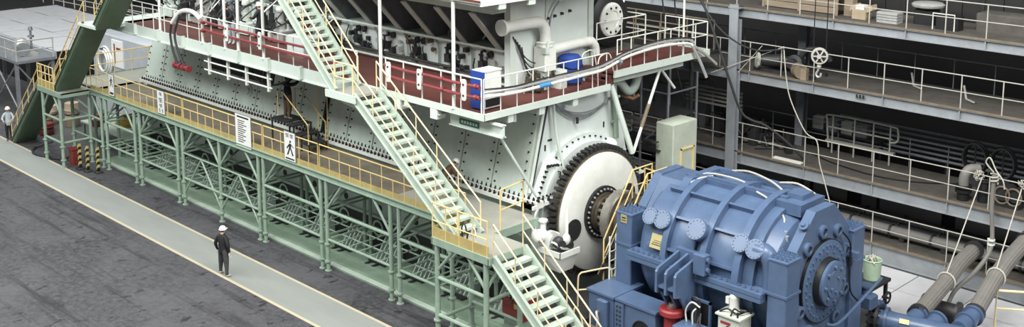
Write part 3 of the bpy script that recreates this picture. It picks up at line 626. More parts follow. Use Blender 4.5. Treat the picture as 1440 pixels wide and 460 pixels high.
for k, x in enumerate(UX):
    g = G()
    for j in range(6):
        p = Vector((x+rnd.uniform(-1.3, .2), rnd.uniform(3.0, 3.2), rnd.uniform(7.5, 8.4)))
        if j % 2: g.box(p.x-.07, p.x+.08, p.y, 3.28, p.z-.06, p.z+.1)
        else: g.lathe((p.x, 3.28, p.z), (0, -1, 0), [(0, .05), (.12, .05), (.12, .09), (.16, .09)], 8)
    part('panel_fittings', g, ('silver', 'brass_steel', 'dark_steel')[k % 3], en, kind='stuff')
    g = G()
    for j in range(4):
        p = Vector((x+rnd.uniform(.1, 1.5), 3.9, rnd.uniform(8.6, 9.6))); q = p+Vector((rnd.uniform(-.4, .4), rnd.uniform(-.3, .1), rnd.uniform(-.5, .3)))
        g.path(smooth_pts([p, q, q+Vector((rnd.uniform(-.3, .3), .1, rnd.uniform(-.4, .4)))]), .04, 6); g.box(q.x-.08, q.x+.08, q.y-.08, q.y+.1, q.z-.1, q.z+.1)
    part('recess_pipes', g, ('mint', 'silver', 'mint_edge')[k % 3], en, kind='stuff')
part('long_pipe', G().tube((-8.5, 3.05, 8.55), (13.9, 3.05, 8.55), .045, 8), 'mint_edge', en)
part('long_pipe', G().tube((-8.5, 3.1, 7.6), (13.9, 3.1, 7.6), .05, 8), 'dark_steel', en)
part('long_pipe', G().tube((-8.5, 2.95, 7.45), (13.9, 2.95, 7.45), .04, 8), 'mint', en)
# pumps crowding the far half of the walkway
for k in range(10):
    x = -7.6+k*1.28
    if 4.2 < x < 4.6: continue
    pp = part('pump_unit', G().bbox(x-.4, x+.35, 2.1, 2.9, 7.35, 7.85, .05).lathe((x-.15, 2.4, 7.85), (0, 0, 1), [(0, .2), (.35, .2), (.35, .13), (.7, .13), (.7, .18), (.78, .18)], 10).lathe((x+.18, 2.6, 7.85), (0, 0, 1), [(0, .12), (.5, .12), (.5, .07), (.9, .07)], 8), ('mint', 'dark_steel', 'silver', 'dark_steel', 'grey_steel')[k % 5], en)
    part('pump_cap', G().lathe((x-.15, 2.4, 8.63), (0, 0, 1), [(0, .17), (.08, .17), (.14, .08)], 10), 'white_paint' if k % 2 else 'mint', pp)
    part('pump_foot', G().box(x-.5, x-.3, 2.0, 2.3, 7.4, 7.7), 'white_paint' if k % 2 else 'mint', pp)
    g = G()
    for j in range(4):
        p = Vector((x+rnd.uniform(-.4, .4), 2.1, rnd.uniform(7.6, 8.2))); g.path(smooth_pts([p, p+Vector((rnd.uniform(-.3, .3), -.2, rnd.uniform(.1, .4))), p+Vector((rnd.uniform(-.5, .5), .6, rnd.uniform(.4, 1.0)))]), .03, 6)
    part('pump_pipes', g, 'rubber' if k % 3 else 'silver', pp)
# front wall above the walkway with big white pipes
part('front_wall', G().box(13.95, 14.15, 2.6, 6.7, 7.05, 12), 'mint_light', en)
part('front_frame', G().box(14.15, 14.22, 2.6, 2.85, 7.3, 12).box(14.15, 14.22, 6.45, 6.7, 7.3, 12).box(14.15, 14.2, 4.3, 4.4, 8.9, 12), 'mint_edge', en)
for yy in (4.4, 4.75, 5.1, 5.5): part('eye_bolt', G().lathe((14.15, yy, 9.6+(yy-4.4)*.12), (1, 0, 0), [(0, .05), (.09, .05)], 8), 'dark_steel', en)
part('large_pipe', G().path(smooth_pts([(14.5, 1.9, 9.62), (14.5, 3.3, 9.62), (14.5, 3.75, 9.55), (14.5, 3.95, 9.25), (14.5, 3.97, 8.9)]), .19, 14).lathe((14.5, 1.95, 9.62), (0, 1, 0), [(-.05, .27), (.05, .27)], 14), 'white_paint', en, 'thick white pipe bending down into a box')
part('valve_box', G().bbox(14.2, 14.75, 3.7, 4.25, 7.95, 8.75, .03).lathe((14.48, 3.97, 8.75), (0, 0, 1), [(0, .3), (.07, .3), (.07, .27), (.14, .3), (.16, .25)], 14), 'white_paint', en)
part('large_pipe', G().path(smooth_pts([(14.4, 4.2, 8.55), (14.4, 6.1, 8.6), (14.4, 6.45, 8.5), (14.4, 6.6, 8.2), (14.4, 6.6, 7.3)]), .17, 14), 'white_paint', en, 'thick white pipe along the front wall')
part('valve_feet', G().box(14.3, 14.6, 3.75, 4.15, 7.3, 7.95), 'mint_edge', en)
g = G()
for j in range(22):
    p = Vector((14.6+rnd.uniform(-.2, .3), rnd.uniform(3.0, 4.3), rnd.uniform(7.4, 7.9))); g.box(p.x-.05, p.x+.07, p.y-.07, p.y+.06, p.z-.05, p.z+.08); g.path(smooth_pts([p, p+Vector((.05, rnd.uniform(-.3, .3), .2)), p+Vector((0, rnd.uniform(-.3, .3), -.2))]), .02, 5)
part('valve_cluster', g, 'brass_steel', en, kind='stuff')
g = G()
for j in range(5): g.path(sag((14.25, 2.7+j*.1, 9.2-j*.1), (14.3, 4.0, 8.2-.12*j), .35+.1*j, 10), .022, 5)
part('loose_wires', g, 'rubber', en, kind='stuff')
part('back_wires', G().path(smooth_pts([(14.3, 4.3, 8.2), (14.35, 4.35, 9.6), (14.4, 4.9, 10.3), (14.4, 5.5, 10.6)]), .035, 6), 'grey_steel', en)
# turbocharger housing at the far corner
part('turbo_housing', G().box(13.0, 13.9, 6.75, 8.6, 8.05, 10.4).lathe((13.9, 7.85, 9.15), (1, 0, 0), [(0, 1.0), (.1, 1.0), (.25, .8)], 28), 'black', en, 'black turbocharger housing')
part('turbo_cover', G().lathe((14.1, 7.72, 9.15), (1, 0, 0), [(0, .62), (.1, .62), (.16, .55), (.16, .34), (.12, .32), (.12, .05)], 28), 'white_paint', en, 'round white cover on the turbocharger')
g = G()
for k in range(10): a = k*.628; g.lathe((14.26, 7.72+.45*math.cos(a), 9.15+.45*math.sin(a)), (1, 0, 0), [(0, .04), (.04, .04)], 6)
part('cover_bolts', g, 'black', en, kind='stuff')
part('turbo_duct', G().path(smooth_pts([(14.2, 8.6, 10.6), (14.1, 8.5, 10.0), (14.0, 8.3, 9.0), (13.9, 7.9, 8.4)]), .08, 8), 'white_paint', en)

ud = thing('upper_deck', 'orange-topped upper deck with white edge beams above the red walkway', 'deck', (13, 1, 10.87))
part('floor_plate', G().box(6.2, 15.55, .05, 1.9, 10.87, 10.92).box(14.1, 15.55, 1.9, 6.6, 10.87, 10.92), 'orange_deck', ud)
part('edge_beam', G().box(6.2, 15.6, -.02, .05, 10.72, 10.94).box(15.55, 15.62, 0, 6.6, 10.64, 10.92).box(12.2, 15.5, .1, .3, 10.62, 10.74), 'white_paint', ud)
part('rust_strip', G().box(6.2, 15.6, -.04, -.02, 10.75, 10.82), 'deck_red', ud)
for yy in (.9, 2.2, 3.6, 5.2): part('bracket', G().box(15.0, 15.6, yy-.15, yy+.15, 10.47, 10.72), 'mint_edge', ud)
railing(ud, [(6.4, 0, 10.92), (15.5, 0, 10.92), (15.5, 6.5, 10.92)], 1.1, (.5,), 1.0, .022, 'orange_deck')

# ---------------------------------------------------------------- flywheel and coupling
fw = thing('flywheel', 'large white flywheel disc with a dark toothed rim at the engine front', 'flywheel', (16.0, AY, AZ-2.2))
part('disc', G().lathe((15.75, AY, AZ), (1, 0, 0), [(0, 1.0), (0, 2.02), (.33, 2.02), (.36, 1.98), (.37, 1.0), (.37, .3)], 72), 'white_paint', fw)
part('gear_ring', G().lathe((15.72, AY, AZ), (1, 0, 0), [(0, 1.95), (0, 2.1), (.3, 2.1), (.3, 1.95)], 72), 'brass_steel', fw)
g = G(); NT = 68
for k in range(NT):
    a = 2*math.pi*k/NT; er = Vector((0, math.cos(a), math.sin(a))); et = Vector((0, -math.sin(a), math.cos(a)))
    g.obox(Vector((15.86, AY, AZ))+er*2.17, (.14, 0, 0), er*.10, et*.05)
part('gear_teeth', g, 'dark_steel', fw, 'dark teeth round the rim')
for (yy, zz) in ((3.65, 2.85), (6.45, 3.45)):
    part('lightening_hole', G().lathe((16.115, yy, zz), (1, 0, 0), [(0, .37), (.015, .37), (.02, .33), (.008, .33), (.008, .01)], 28), 'dark_steel', fw)
part('hub_flange', G().lathe((16.1, AY, AZ), (1, 0, 0), [(0, .9), (.12, .9), (.12, .4)], 40), 'black', fw)
g = G()
for k in range(28): a = 2*math.pi*k/28; g.lathe((16.22, AY+.8*math.cos(a), AZ+.8*math.sin(a)), (1, 0, 0), [(0, .035), (.05, .035)], 6)
part('hub_bolts', g, 'silver', fw, kind='stuff')
cp_ = thing('shaft_coupling', 'bolted steel shaft coupling between flywheel and blue dynamometer', 'coupling', (17.2, AY, AZ-.9))
part('inner_ring', G().lathe((16.22, AY, AZ), (1, 0, 0), [(0, .3), (0, .68), (.1, .68), (.1, .62), (.2, .62), (.2, .4)], 36), 'brass_steel', cp_)
part('spool', G().lathe((16.35, AY, AZ), (1, 0, 0), [(0, .45), (.45, .42), (.45, .42)], 28), 'dark_steel', cp_)
g = G()
for k in range(14): a = 2*math.pi*k/14; g.lathe((16.42, AY+.53*math.cos(a), AZ+.53*math.sin(a)), (1, 0, 0), [(0, .06), (.12, .06), (.12, .04), (.2, .04)], 6)
part('coupling_bolts', g, 'steel', cp_, kind='stuff')
part('large_ring', G().lathe((16.78, AY, AZ), (1, 0, 0), [(0, .4), (0, .88), (.04, .93), (.34, .93), (.38, .88), (.38, .4)], 44), 'steel', cp_)
part('rear_ring', G().lathe((17.16, AY, AZ), (1, 0, 0), [(0, .6), (.12, .6), (.12, .78), (.32, .78), (.32, .4)], 36), 'brass_steel', cp_)
part('shaft', G().lathe((17.3, AY, AZ), (1, 0, 0), [(0, .35), (1.6, .35)], 24), 'steel', cp_)

# turning gear beside the flywheel
tg = thing('turning_gear', 'white bracket box carrying a small dark turning motor beside the flywheel', 'motor', (16.7, 2.3, 2.2))
part('bracket_box', G().add([(16.15, 1.95, 2.65), (17.1, 1.95, 2.65), (17.1, 2.8, 2.65), (16.15, 2.8, 2.65), (16.35, 2.2, 2.0), (16.95, 2.1, 2.05), (16.95, 2.7, 2.05), (16.35, 2.7, 2.0)], [(0, 1, 5, 4), (1, 2, 6, 5), (2, 3, 7, 6), (3, 0, 4, 7), (4, 5, 6, 7), (0, 1, 2, 3)]), 'white_paint', tg)
part('motor_body', G().lathe((16.45, 2.3, 3.0), (.6, -.2, 0), [(-.1, .1), (-.1, .2), (.45, .2), (.5, .14), (.6, .14)], 14), 'dark_steel', tg)
g = G()
for k in range(6): g.lathe((16.42+k*.06, 2.3-k*.02, 3.0), (.6, -.2, 0), [(0, .235), (.03, .235)], 14)
part('motor_fins', g, 'silver', tg)
part('gear_housing', G().bbox(16.15, 16.6, 2.0, 2.5, 2.75, 3.2, .04).lathe((16.2, 2.1, 3.1), (0, -1, .2), [(0, .22), (.35, .2), (.42, .1)], 12).lathe((16.1, 2.2, 3.5), (0, 0, 1), [(-.3, .1), (0, .1), (.02, .16), (.08, .16)], 10), 'white_paint', tg)
part('tray_edge', G().box(16.1, 17.13, 1.92, 1.96, 2.6, 2.78).box(17.09, 17.14, 1.92, 2.82, 2.6, 2.78), 'white_paint', tg)
part('gear_pipes', G().path(smooth_pts([(16.2, 2.0, 2.8), (16.0, 1.95, 3.2), (15.95, 2.0, 3.7), (15.9, 2.2, 3.9)]), .04, 6).path(smooth_pts([(16.6, 2.0, 2.8), (16.75, 1.95, 3.05), (17.0, 2.1, 2.9), (17.0, 2.5, 2.75)]), .04, 6), 'silver', tg)
part('motor_dark', G().lathe((16.75, 2.35, 2.85), (.5, .5, .2), [(0, .1), (0, .19), (.35, .19), (.4, .1)], 12).box(16.5, 16.7, 2.5, 2.75, 2.7, 3.0), 'black', tg)
part('lever', G().path(smooth_pts([(16.9, 2.4, 2.75), (16.95, 2.4, 3.3), (16.85, 2.5, 4.05)]), .05, 8).ico((16.95, 2.38, 3.1), .14, (1, 1, 1.4)), 'white_paint', tg)

# ================================================================ BLUE DYNAMOMETER
dy = thing('dynamometer', 'big blue ribbed dynamometer casing bolted to four tower posts', 'dynamometer', (21.5, AY, 0))
def tower(x0, x1, y0, y1, z1, nx, ny):
    t = part('tower', G().bbox(x0, x1, y0, y1, 0, z1, .03).box(x0-.03, x1+.03, y0-.03, y1+.03, z1-1.05, z1-.98).box(x0-.02, x1+.02, y0-.02, y1+.02, z1-.06, z1-.02), 'blue', dy)
    g = G()
    for i in range(nx):
        for j in range(ny): g.lathe((x0+(i+.5)*(x1-x0)/nx, y0+(j+.5)*(y1-y0)/ny, z1), (0, 0, 1), [(0, .05), (.05, .05), (.05, .03), (.1, .03)], 6)
    part('tower_bolts', g, 'blue', t, kind='stuff')
tower(18.5, 19.1, 2.95, 3.7, 4.3, 4, 4); tower(18.5, 19.1, 6.4, 7.15, 4.3, 4, 4)
tower(23.95, 24.55, 2.9, 3.6, 4.3, 4, 4); tower(23.95, 24.55, 6.5, 7.2, 4.3, 4, 4)
oct_ = [(3.6, .1), (3.6, 4.35), (4.55, 5.3), (5.6, 5.3), (6.5, 4.4), (6.5, .1)]
part('end_plate', G().prism(oct_, 'x', 24.1, 24.4), 'blue', dy)
part('end_plate', G().prism([(3.7, .1), (3.7, 4.35), (4.5, 5.25), (5.6, 5.25), (6.4, 4.35), (6.4, .1)], 'x', 18.75, 19.05), 'blue', dy)
part('end_cross', G().prism([(3.7, 4.3), (4.45, 5.2), (5.65, 5.2), (6.4, 4.3), (6.0, 4.3), (5.4, 4.9), (4.7, 4.9), (4.1, 4.3)], 'x', 19.05, 19.9), 'blue', dy)
part('casing', G().lathe((19.3, AY, AZ), (1, 0, 0), [(0, 1.5), (0, 1.9), (.4, 2.0), (4.0, 2.0), (4.05, 1.9), (4.5, 1.8), (4.8, 1.4)], 56), 'blue', dy)
# hoops round the casing
for xx, ww, rr in ((20.3, .2, 2.26), (21.68, .2, 2.28), (22.85, .22, 2.3)):
    h = part('hoop_rib', G().lathe((xx, AY, AZ), (1, 0, 0), [(0, 1.95), (0, rr), (ww, rr), (ww, 1.95)], 56, cap=False), 'blue', dy)
# lengthwise stiffeners between the hoops, on both sides of the crown
for a in (12, 38, 62, 84, 108, 135, 165):
    c, s = -math.cos(R(a)), math.sin(R(a)); e = Vector((0, c, s)); tt = Vector((0, -s, c))
    for xa, xb in ((19.75, 20.35), (20.47, 21.75), (21.87, 22.9)):
        part('stiffener', G().obox(Vector(((xa+xb)/2, AY, AZ))+e*2.08, ((xb-xa)/2, 0, 0), e*.13, tt*.035), 'blue', dy)
# crown box at the top rear
part('crown_box', G().prism([(3.95, 4.85), (4.5, 5.35), (6.1, 5.35), (6.5, 4.9)], 'x', 19.9, 20.2).box(20.1, 23.3, 4.8, 4.95, 5.1, 5.42).box(20.1, 23.3, 5.9, 6.05, 5.0, 5.38).box(22.9, 23.9, 4.6, 5.9, 5.0, 5.35).box(23.2, 23.7, 5.0, 5.6, 5.35, 5.5), 'blue', dy)
# horizontal split flange with bolts
for s in (-1, 1):
    ya, yb = (2.66, 3.15) if s < 0 else (6.95, 7.44)
    f = part('split_flange', G().box(19.15, 23.9, ya, yb, 3.0, 3.12).box(19.15, 23.9, ya, yb, 3.14, 3.26), 'blue', dy)
    g = G(); x = 19.3
    while x < 23.9: g.lathe((x, ya+.14, 3.26), (0, 0, 1), [(0, .05), (.05, .05), (.05, .025), (.09, .025)], 6); x += .2
    part('flange_bolts', g, 'blue', f, kind='stuff')
# bolted round covers
def cover(x, a, r, rad=2.25):
    e = Vector((0, -math.cos(R(a)), math.sin(R(a)))); p = Vector((x, AY, AZ))+e*(rad-.35)
    o = part('nozzle', G().lathe(p, e, [(0, r*.85), (.35, r*.85), (.35, r), (.44, r), (.46, r*.96)], 22), 'blue', dy)
    g = G(); u = Vector((1, 0, 0)); v = e.cross(u)
    for k in range(14): q = p+e*.44+(u*math.cos(k*.449)+v*math.sin(k*.449))*r*.8; g.lathe(q, e, [(0, .022), (.04, .022)], 6)
    part('nozzle_bolts', g, 'blue', o, kind='stuff')
cover(19.72, 32, .27); cover(20.18, 32, .29); cover(21.5, 32, .33, 2.4); cover(22.95, 32, .28, 2.3); cover(23.45, 31, .3, 2.3)
part('side_pipe', G().path(smooth_pts([(23.4, 3.2, 4.3), (23.7, 3.2, 4.25), (23.85, 3.25, 3.9), (23.85, 3.3, 3.2)]), .26, 12), 'blue', dy)
for xx in (21.35, 21.65): part('drop_pipe', G().path([(xx, 3.25, 4.3), (xx, 2.95, 3.6), (xx, 2.9, 3.2)], .07, 8), 'blue', dy)
# torque arm of three upright plates
for xx in (21.0, 21.33, 21.66):
    part('arm_plate', G().prism([(1.75, 2.75), (1.75, 3.38), (1.83, 3.48), (2.9, 3.75), (2.9, 2.2), (2.3, 2.2), (2.0, 2.7)], 'x', xx-.04, xx+.04), 'blue', dy)
part('arm_web', G().box(21.0, 21.66, 2.3, 2.4, 2.9, 3.4).box(21.0, 21.66, 1.8, 2.9, 2.9, 2.96).box(20.9, 22.0, 2.8, 3.0, 3.45, 3.8), 'blue', dy)
part('arm_bracket', G().bbox(21.75, 22.15, 2.45, 2.75, 3.35, 3.95, .03).lathe((22.15, 2.6, 3.8), (1, 0, 0), [(0, .07), (.08, .07)], 8).lathe((22.15, 2.6, 3.5), (1, 0, 0), [(0, .07), (.08, .07)], 8), 'blue', dy)
part('lower_casing', G().lathe((19.5, AY, AZ), (1, 0, 0), [(0, 1.6), (0, 2.05), (3.9, 2.05), (3.9, 1.6)], 40), 'blue', dy)
part('nameplate', G().obox((20.15, 2.93, 3.72), (.27, 0, 0), (0, .08, .2), (0, -.012, .004)), 'nameplate', dy, 'yellow nameplate')
part('nameplate', G().box(18.7, 18.93, 2.93, 2.95, 3.98, 4.24), 'nameplate', dy, 'small yellow nameplate')
g = G()
for k in range(4): g.obox((20.15, 2.905-.035+k*.022*1.3, 3.64+k*.05), (.2-.02*k, 0, 0), (0, .003, .008), (0, -.003, .001))
g.box(18.74, 18.89, 2.925, 2.93, 4.12, 4.16).box(18.74, 18.89, 2.925, 2.93, 4.05, 4.07)
part('nameplate_print', g, 'print_black', dy, kind='stuff')
# front face of the end plate
part('bearing_flange', G().lathe((24.4, AY, AZ), (1, 0, 0), [(0, 1.2), (.1, 1.2), (.12, 1.17), (.12, .7)], 56), 'blue', dy)
part('groove_ring', G().lathe((24.4, AY, AZ), (1, 0, 0), [(.0, 1.225), (.1, 1.225), (.1, 1.2), (.0, 1.2)], 56, cap=False), 'black', dy)
part('boss_neck', G().lathe((24.5, AY, AZ), (1, 0, 0), [(0, .72), (.2, .70)], 44), 'black', dy)
part('boss_disc', G().lathe((24.64, AY, AZ), (1, 0, 0), [(0, .5), (0, .66), (.14, .66), (.16, .63), (.16, .40), (.19, .40), (.19, .02)], 44), 'blue', dy)
g = G()
for k in range(32): a = 2*math.pi*k/32; g.lathe((24.5, AY+1.05*math.cos(a), AZ+1.05*math.sin(a)), (1, 0, 0), [(0, .04), (.06, .04)], 6)
for k in range(14): a = 2*math.pi*k/14; g.lathe((24.5, AY+.86*math.cos(a+.2), AZ+.86*math.sin(a+.2)), (1, 0, 0), [(0, .04), (.06, .04)], 6)
for k in range(8): a = 2*math.pi*k/8; g.lathe((24.80, AY+.5*math.cos(a), AZ+.5*math.sin(a)), (1, 0, 0), [(0, .05), (.07, .05)], 6)
for (yy, zz) in ((AY+.15, AZ+.15), (AY-.2, AZ-.1), (AY+.05, AZ-.25)): g.lathe((24.82, yy, zz), (1, 0, 0), [(0, .05), (.07, .05)], 6)
part('flange_bolts', g, 'blue', dy, kind='stuff')
for a in (25, 62, 95, 128, 205, 240, 300, 335):
    yy, zz = AY+1.5*math.cos(R(a)), AZ+1.5*math.sin(R(a))
    if zz > 4.9 or not 3.75 < yy < 6.35: yy = AY+1.35*math.cos(R(a)); zz = AZ+1.42*math.sin(R(a))
    b = part('round_boss', G().lathe((24.4, yy, zz), (1, 0, 0), [(0, .2), (.1, .2), (.12, .17), (.12, .11), (.07, .1), (.07, .02)], 20), 'blue', dy)
    part('boss_socket', G().lathe((24.47, yy, zz), (1, 0, 0), [(0, .095), (.012, .095)], 14), 'dark_steel', b)
part('lifting_lug', G().lathe((24.3, 4.15, 4.95), (0, -.7, .7), [(0, .14), (.1, .14), (.1, .08), (.16, .05)], 12), 'blue', dy)
part('grease_line', G().path(smooth_pts([(24.52, 5.9, 4.4), (24.62, 6.2, 4.0), (24.6, 6.25, 3.3), (24.62, 6.35, 2.5), (24.7, 6.7, 2.1)]), .028, 6), 'black', dy)
part('cross_tube', G().path(smooth_pts([(24.7, 4.9, 1.95), (24.85, 5.3, 1.9), (24.85, 6.6, 2.2), (24.8, 7.9, 2.5)]), .045, 8), 'blue', dy)
part('clamp', G().box(24.4, 24.8, 6.3, 6.5, 3.55, 3.7), 'blue', dy)
# hoses over the crown
for i, P in enumerate(([(20.0, 4.5, 5.3), (20.3, 5.1, 5.5), (21.2, 5.4, 5.45), (21.9, 5.2, 5.4)], [(20.6, 6.0, 5.45), (21.3, 5.9, 5.6), (22.2, 5.7, 5.55), (22.8, 5.5, 5.4)], [(22.4, 5.9, 5.5), (23.0, 5.9, 5.6), (23.7, 5.7, 5.5)], [(22.3, 4.8, 5.45), (22.9, 4.7, 5.3), (23.5, 4.4, 5.0), (23.6, 4.0, 4.6)], [(19.95, 4.3, 5.0), (20.0, 4.25, 5.15), (20.35, 4.6, 5.45), (20.6, 5.0, 5.5)])):
    part('crown_hose', G().path(smooth_pts([(a, b, c-.1) for a, b, c in P]), .032, 6), 'gallery_rail', dy, 'pale hose lying over the crown')
part('gauge_tube', G().tube((23.75, 4.1, 3.2), (23.75, 4.1, 4.7), .05, 8).tube((23.85, 4.0, 3.2), (23.85, 4.0, 4.6), .05, 8), 'silver', dy)
part('base_frame', G().box(18.3, 24.7, 3.0, 7.2, 0, .9), 'blue', dy)

# foundation blocks in front
fb = thing('support_block', 'flat-topped blue steel block with a lifting shackle beside the dynamometer', 'block', (18.8, 2.6, 0))
part('block_body', G().bbox(18.3, 19.3, 1.93, 3.3, 0, 1.95, .02), 'blue', fb)
part('top_plate', G().box(18.25, 19.33, 1.88, 3.35, 1.95, 2.02), 'blue', fb)
part('shackle_plate', G().bbox(18.75, 19.15, 1.72, 1.93, .9, 1.9, .06), 'blue', fb)
part('shackle', G().path(smooth_pts([(18.9, 1.68, 1.5), (18.95, 1.55, 1.55), (19.05, 1.5, 1.3), (18.98, 1.55, 1.05), (18.88, 1.68, 1.1)]), .04, 8), 'silver', fb, 'silver shackle')
fb2 = thing('support_block', 'long blue steel block with a round black port and bolt row', 'block', (20.1, 2.3, 0))
part('block_body', G().bbox(19.4, 20.85, 1.96, 2.7, 0, 1.95, .02).box(19.36, 19.7, 1.9, 1.98, 0, 1.9), 'blue', fb2)
part('top_plate', G().box(19.36, 20.9, 1.9, 2.75, 1.95, 2.02), 'blue', fb2)
part('port', G().lathe((20.35, 1.96, 1.25), (0, -1, 0), [(0, .34), (.03, .34), (.03, .3), (.005, .3), (.005, .01)], 24), 'black', fb2, 'round black port')
g = G()
for k in range(9):
    for j in (0, 1): g.lathe((19.46+j*.12, 1.9, 1.8-k*.14), (0, -1, 0), [(0, .03), (.03, .03)], 6)
part('bolt_row', g, 'dark_steel', fb2, kind='stuff')
part('elbow', G().path(smooth_pts([(20.9, 3.0, 1.6), (20.5, 3.2, 2.0), (20.1, 3.3, 2.2), (19.6, 3.5, 2.5)]), .2, 12), 'blue', fb2)
rp = thing('red_stanchion', 'dark red flanged stanchion with a brass nut on top', 'stanchion', (21.2, 2.3, 0))
part('pillar', G().lathe((21.2, 2.3, 0), (0, 0, 1), [(0, .24), (2.0, .24), (2.0, .38), (2.13, .38), (2.18, .34), (2.18, .12)], 28), 'red', rp)
part('nut', G().lathe((21.2, 2.3, 2.18), (0, 0, 1), [(0, .15), (.06, .15), (.06, .11), (.14, .11)], 12), 'steel', rp, 'brass nut')
class GC(G):      # same shapes, set down at the cabinet's place
    def mesh(s, name, material, off=(0, 0, 0), smooth=True):
        s.v = [(x+.65, y-.98, z+.5 if z > .01 else z) for x, y, z in s.v]; return G.mesh(s, name, material, off, smooth)
cb = thing('hydraulic_cabinet', 'cream oil tank cabinet with a small white motor on its lid', 'cabinet', (23.05, 2.72, 0))
part('tank', GC().bbox(22.08, 22.8, 3.35, 3.95, 0, 1.95, .02), 'cabinet_cream', cb)
part('lid', GC().box(22.03, 22.86, 3.28, 4.0, 1.95, 2.0), 'cabinet_cream', cb)
part('motor', GC().lathe((22.35, 3.75, 2.0), (0, 0, 1), [(0, .17), (.05, .17), (.05, .14), (.38, .14), (.42, .15), (.5, .12), (.53, .03)], 16), 'white_paint', cb, 'white electric motor')
part('junction_box', GC().box(22.14, 22.24, 3.62, 3.78, 2.2, 2.4), 'white_paint', cb)
part('lid_pipes', GC().path(smooth_pts([(22.1, 3.4, 2.02), (22.3, 3.5, 2.12), (22.6, 3.5, 2.05), (22.75, 3.7, 2.1)]), .03, 6).path(smooth_pts([(22.5, 3.35, 2.0), (22.55, 3.45, 2.2), (22.7, 3.5, 2.15), (22.75, 3.9, 2.05)]), .025, 6).tube((22.7, 3.4, 2.0), (22.7, 3.4, 2.15), .03, 8).tube((22.8, 3.9, 2.0), (22.8, 3.9, 2.15), .03, 8), 'black', cb)
part('red_label', GC().box(22.18, 22.5, 3.335, 3.35, 1.72, 1.79), 'red', cb)
part('sight_line', GC().path(smooth_pts([(22.25, 3.33, 1.2), (22.35, 3.32, 1.6), (22.45, 3.33, 1.7)]), .015, 5).box(22.68, 22.71, 3.33, 3.35, 1.0, 1.75), 'black', cb)
bp_ = thing('control_stand', 'dark panel in a blue frame with valves standing before the dynamometer', 'control panel', (21.8, 2.5, 0))
part('frame', G().box(21.3, 21.36, 2.6, 2.68, 0, 2.55).box(22.25, 22.31, 2.6, 2.68, 0, 2.55).box(21.3, 22.31, 2.6, 2.68, 2.48, 2.55), 'blue', bp_)
part('panel', G().box(21.36, 22.25, 2.62, 2.66, .5, 2.48), 'black', bp_)
part('shelf_box', G().bbox(21.6, 22.45, 1.75, 2.4, 0, 1.95, .03), 'blue', bp_)
part('valve_stack', G().box(21.85, 22.05, 2.3, 2.5, 1.95, 2.5).path(smooth_pts([(21.85, 2.4, 2.5), (21.9, 2.3, 2.7), (22.1, 2.3, 2.7), (22.1, 2.4, 2.4)]), .035, 6), 'dark_steel', bp_)
part('white_lines', G().path(smooth_pts([(21.75, 2.25, 1.95), (21.75, 2.2, 2.3), (21.95, 2.2, 2.6), (22.2, 2.25, 2.5)]), .025, 6).path(smooth_pts([(22.0, 2.2, 1.95), (22.02, 2.15, 2.3), (22.1, 2.2, 2.45)]), .025, 6), 'white_paint', bp_, 'white tubing')
part('cables', G().path(smooth_pts([(22.2, 2.3, 2.3), (22.35, 2.1, 2.0), (22.5, 2.4, 1.8), (22.6, 3.0, 1.8)]), .025, 6).path(smooth_pts([(22.15, 2.3, 2.2), (22.3, 2.0, 1.9), (22.5, 2.2, 1.5)]), .025, 6), 'rubber', bp_)

# crossover steps over the shaft
sb = thing('crossover_steps', 'narrow dark steps with yellow handrails crossing over the shaft', 'steps', (17.9, 4.4, 0))
for k in range(8): part('tread', G().box(17.55, 18.2, 3.5+k*.2-.1, 3.5+k*.2+.1, 2.1+k*.25, 2.14+k*.25), 'dark_steel', sb)
for xx in (17.55, 18.15):
    part('stringer', G().bar((xx, 3.3, 1.8), (xx, 4.95, 3.95), .05, .2, (0, -.7, .7)), 'brass_steel', sb)
    part('handrail', G().path([(xx, 3.5, 1.6), (xx, 3.5, 2.95), (xx, 4.9, 4.95), (xx, 5.9, 4.95), (xx, 5.9, 4.0)], .028, 6), 'yellow_rail', sb)
    part('mid_rail', G().path([(xx, 3.5, 2.4), (xx, 4.9, 4.4), (xx, 5.9, 4.4)], .022, 6), 'yellow_rail', sb)
    part('rail_post', G().tube((xx, 4.9, 3.9), (xx, 4.9, 4.95), .024, 6), 'yellow_rail', sb); part('rail_post', G().tube((xx, 4.2, 2.9), (xx, 4.2, 3.95), .024, 6), 'yellow_rail', sb)
part('bridge_plate', G().box(17.5, 18.25, 4.8, 6.6, 3.85, 3.92), 'brass_steel', sb)
part('ladder', G().tube((18.3, 2.9, .5), (18.3, 2.9, 3.4), .03, 6).tube((18.3, 3.2, .5), (18.3, 3.2, 3.4), .03, 6), 'white_rail', sb)
for k in range(8): part('rung', G().tube((18.3, 2.9, .8+k*.3), (18.3, 3.2, .8+k*.3), .02, 6), 'white_rail', sb)
fp = thing('far_platform', 'dark platform with yellow railings behind the flywheel and shaft', 'platform', (17.5, 8.5, 0))
part('deck', G().box(16.0, 18.6, 7.4, 9.2, 2.9, 3.0), 'brass_steel', fp)
for xx in (16.1, 18.4):
    for yy in (7.5, 9.1): part('leg', G().tube((xx, yy, 0), (xx, yy, 2.9), .06, 8), 'dark_steel', fp)
railing(fp, [(18.5, 7.5, 3.0), (18.5, 9.15, 3.0)], 1.1, (.5,), 1.0, .025, 'yellow_rail')
railing(fp, [(16.0, 7.5, 3.0), (18.5, 7.5, 3.0)], 1.1, (.5,), .9, .025, 'yellow_rail')
fr = thing('pit_floor_steps', 'low dark timbered floor with a yellow hoop rail below the flywheel', 'platform', (18.0, 2.6, 0))
part('floor', G().box(16.6, 18.25, 1.2, 6.5, .9, 1.0), 'dark_steel', fr)
for k in range(7): part('step', G().box(17.9, 18.9, .9+k*.12, 1.02+k*.12, .3+.1*k, .38+.1*k), 'rust_edge', fr)
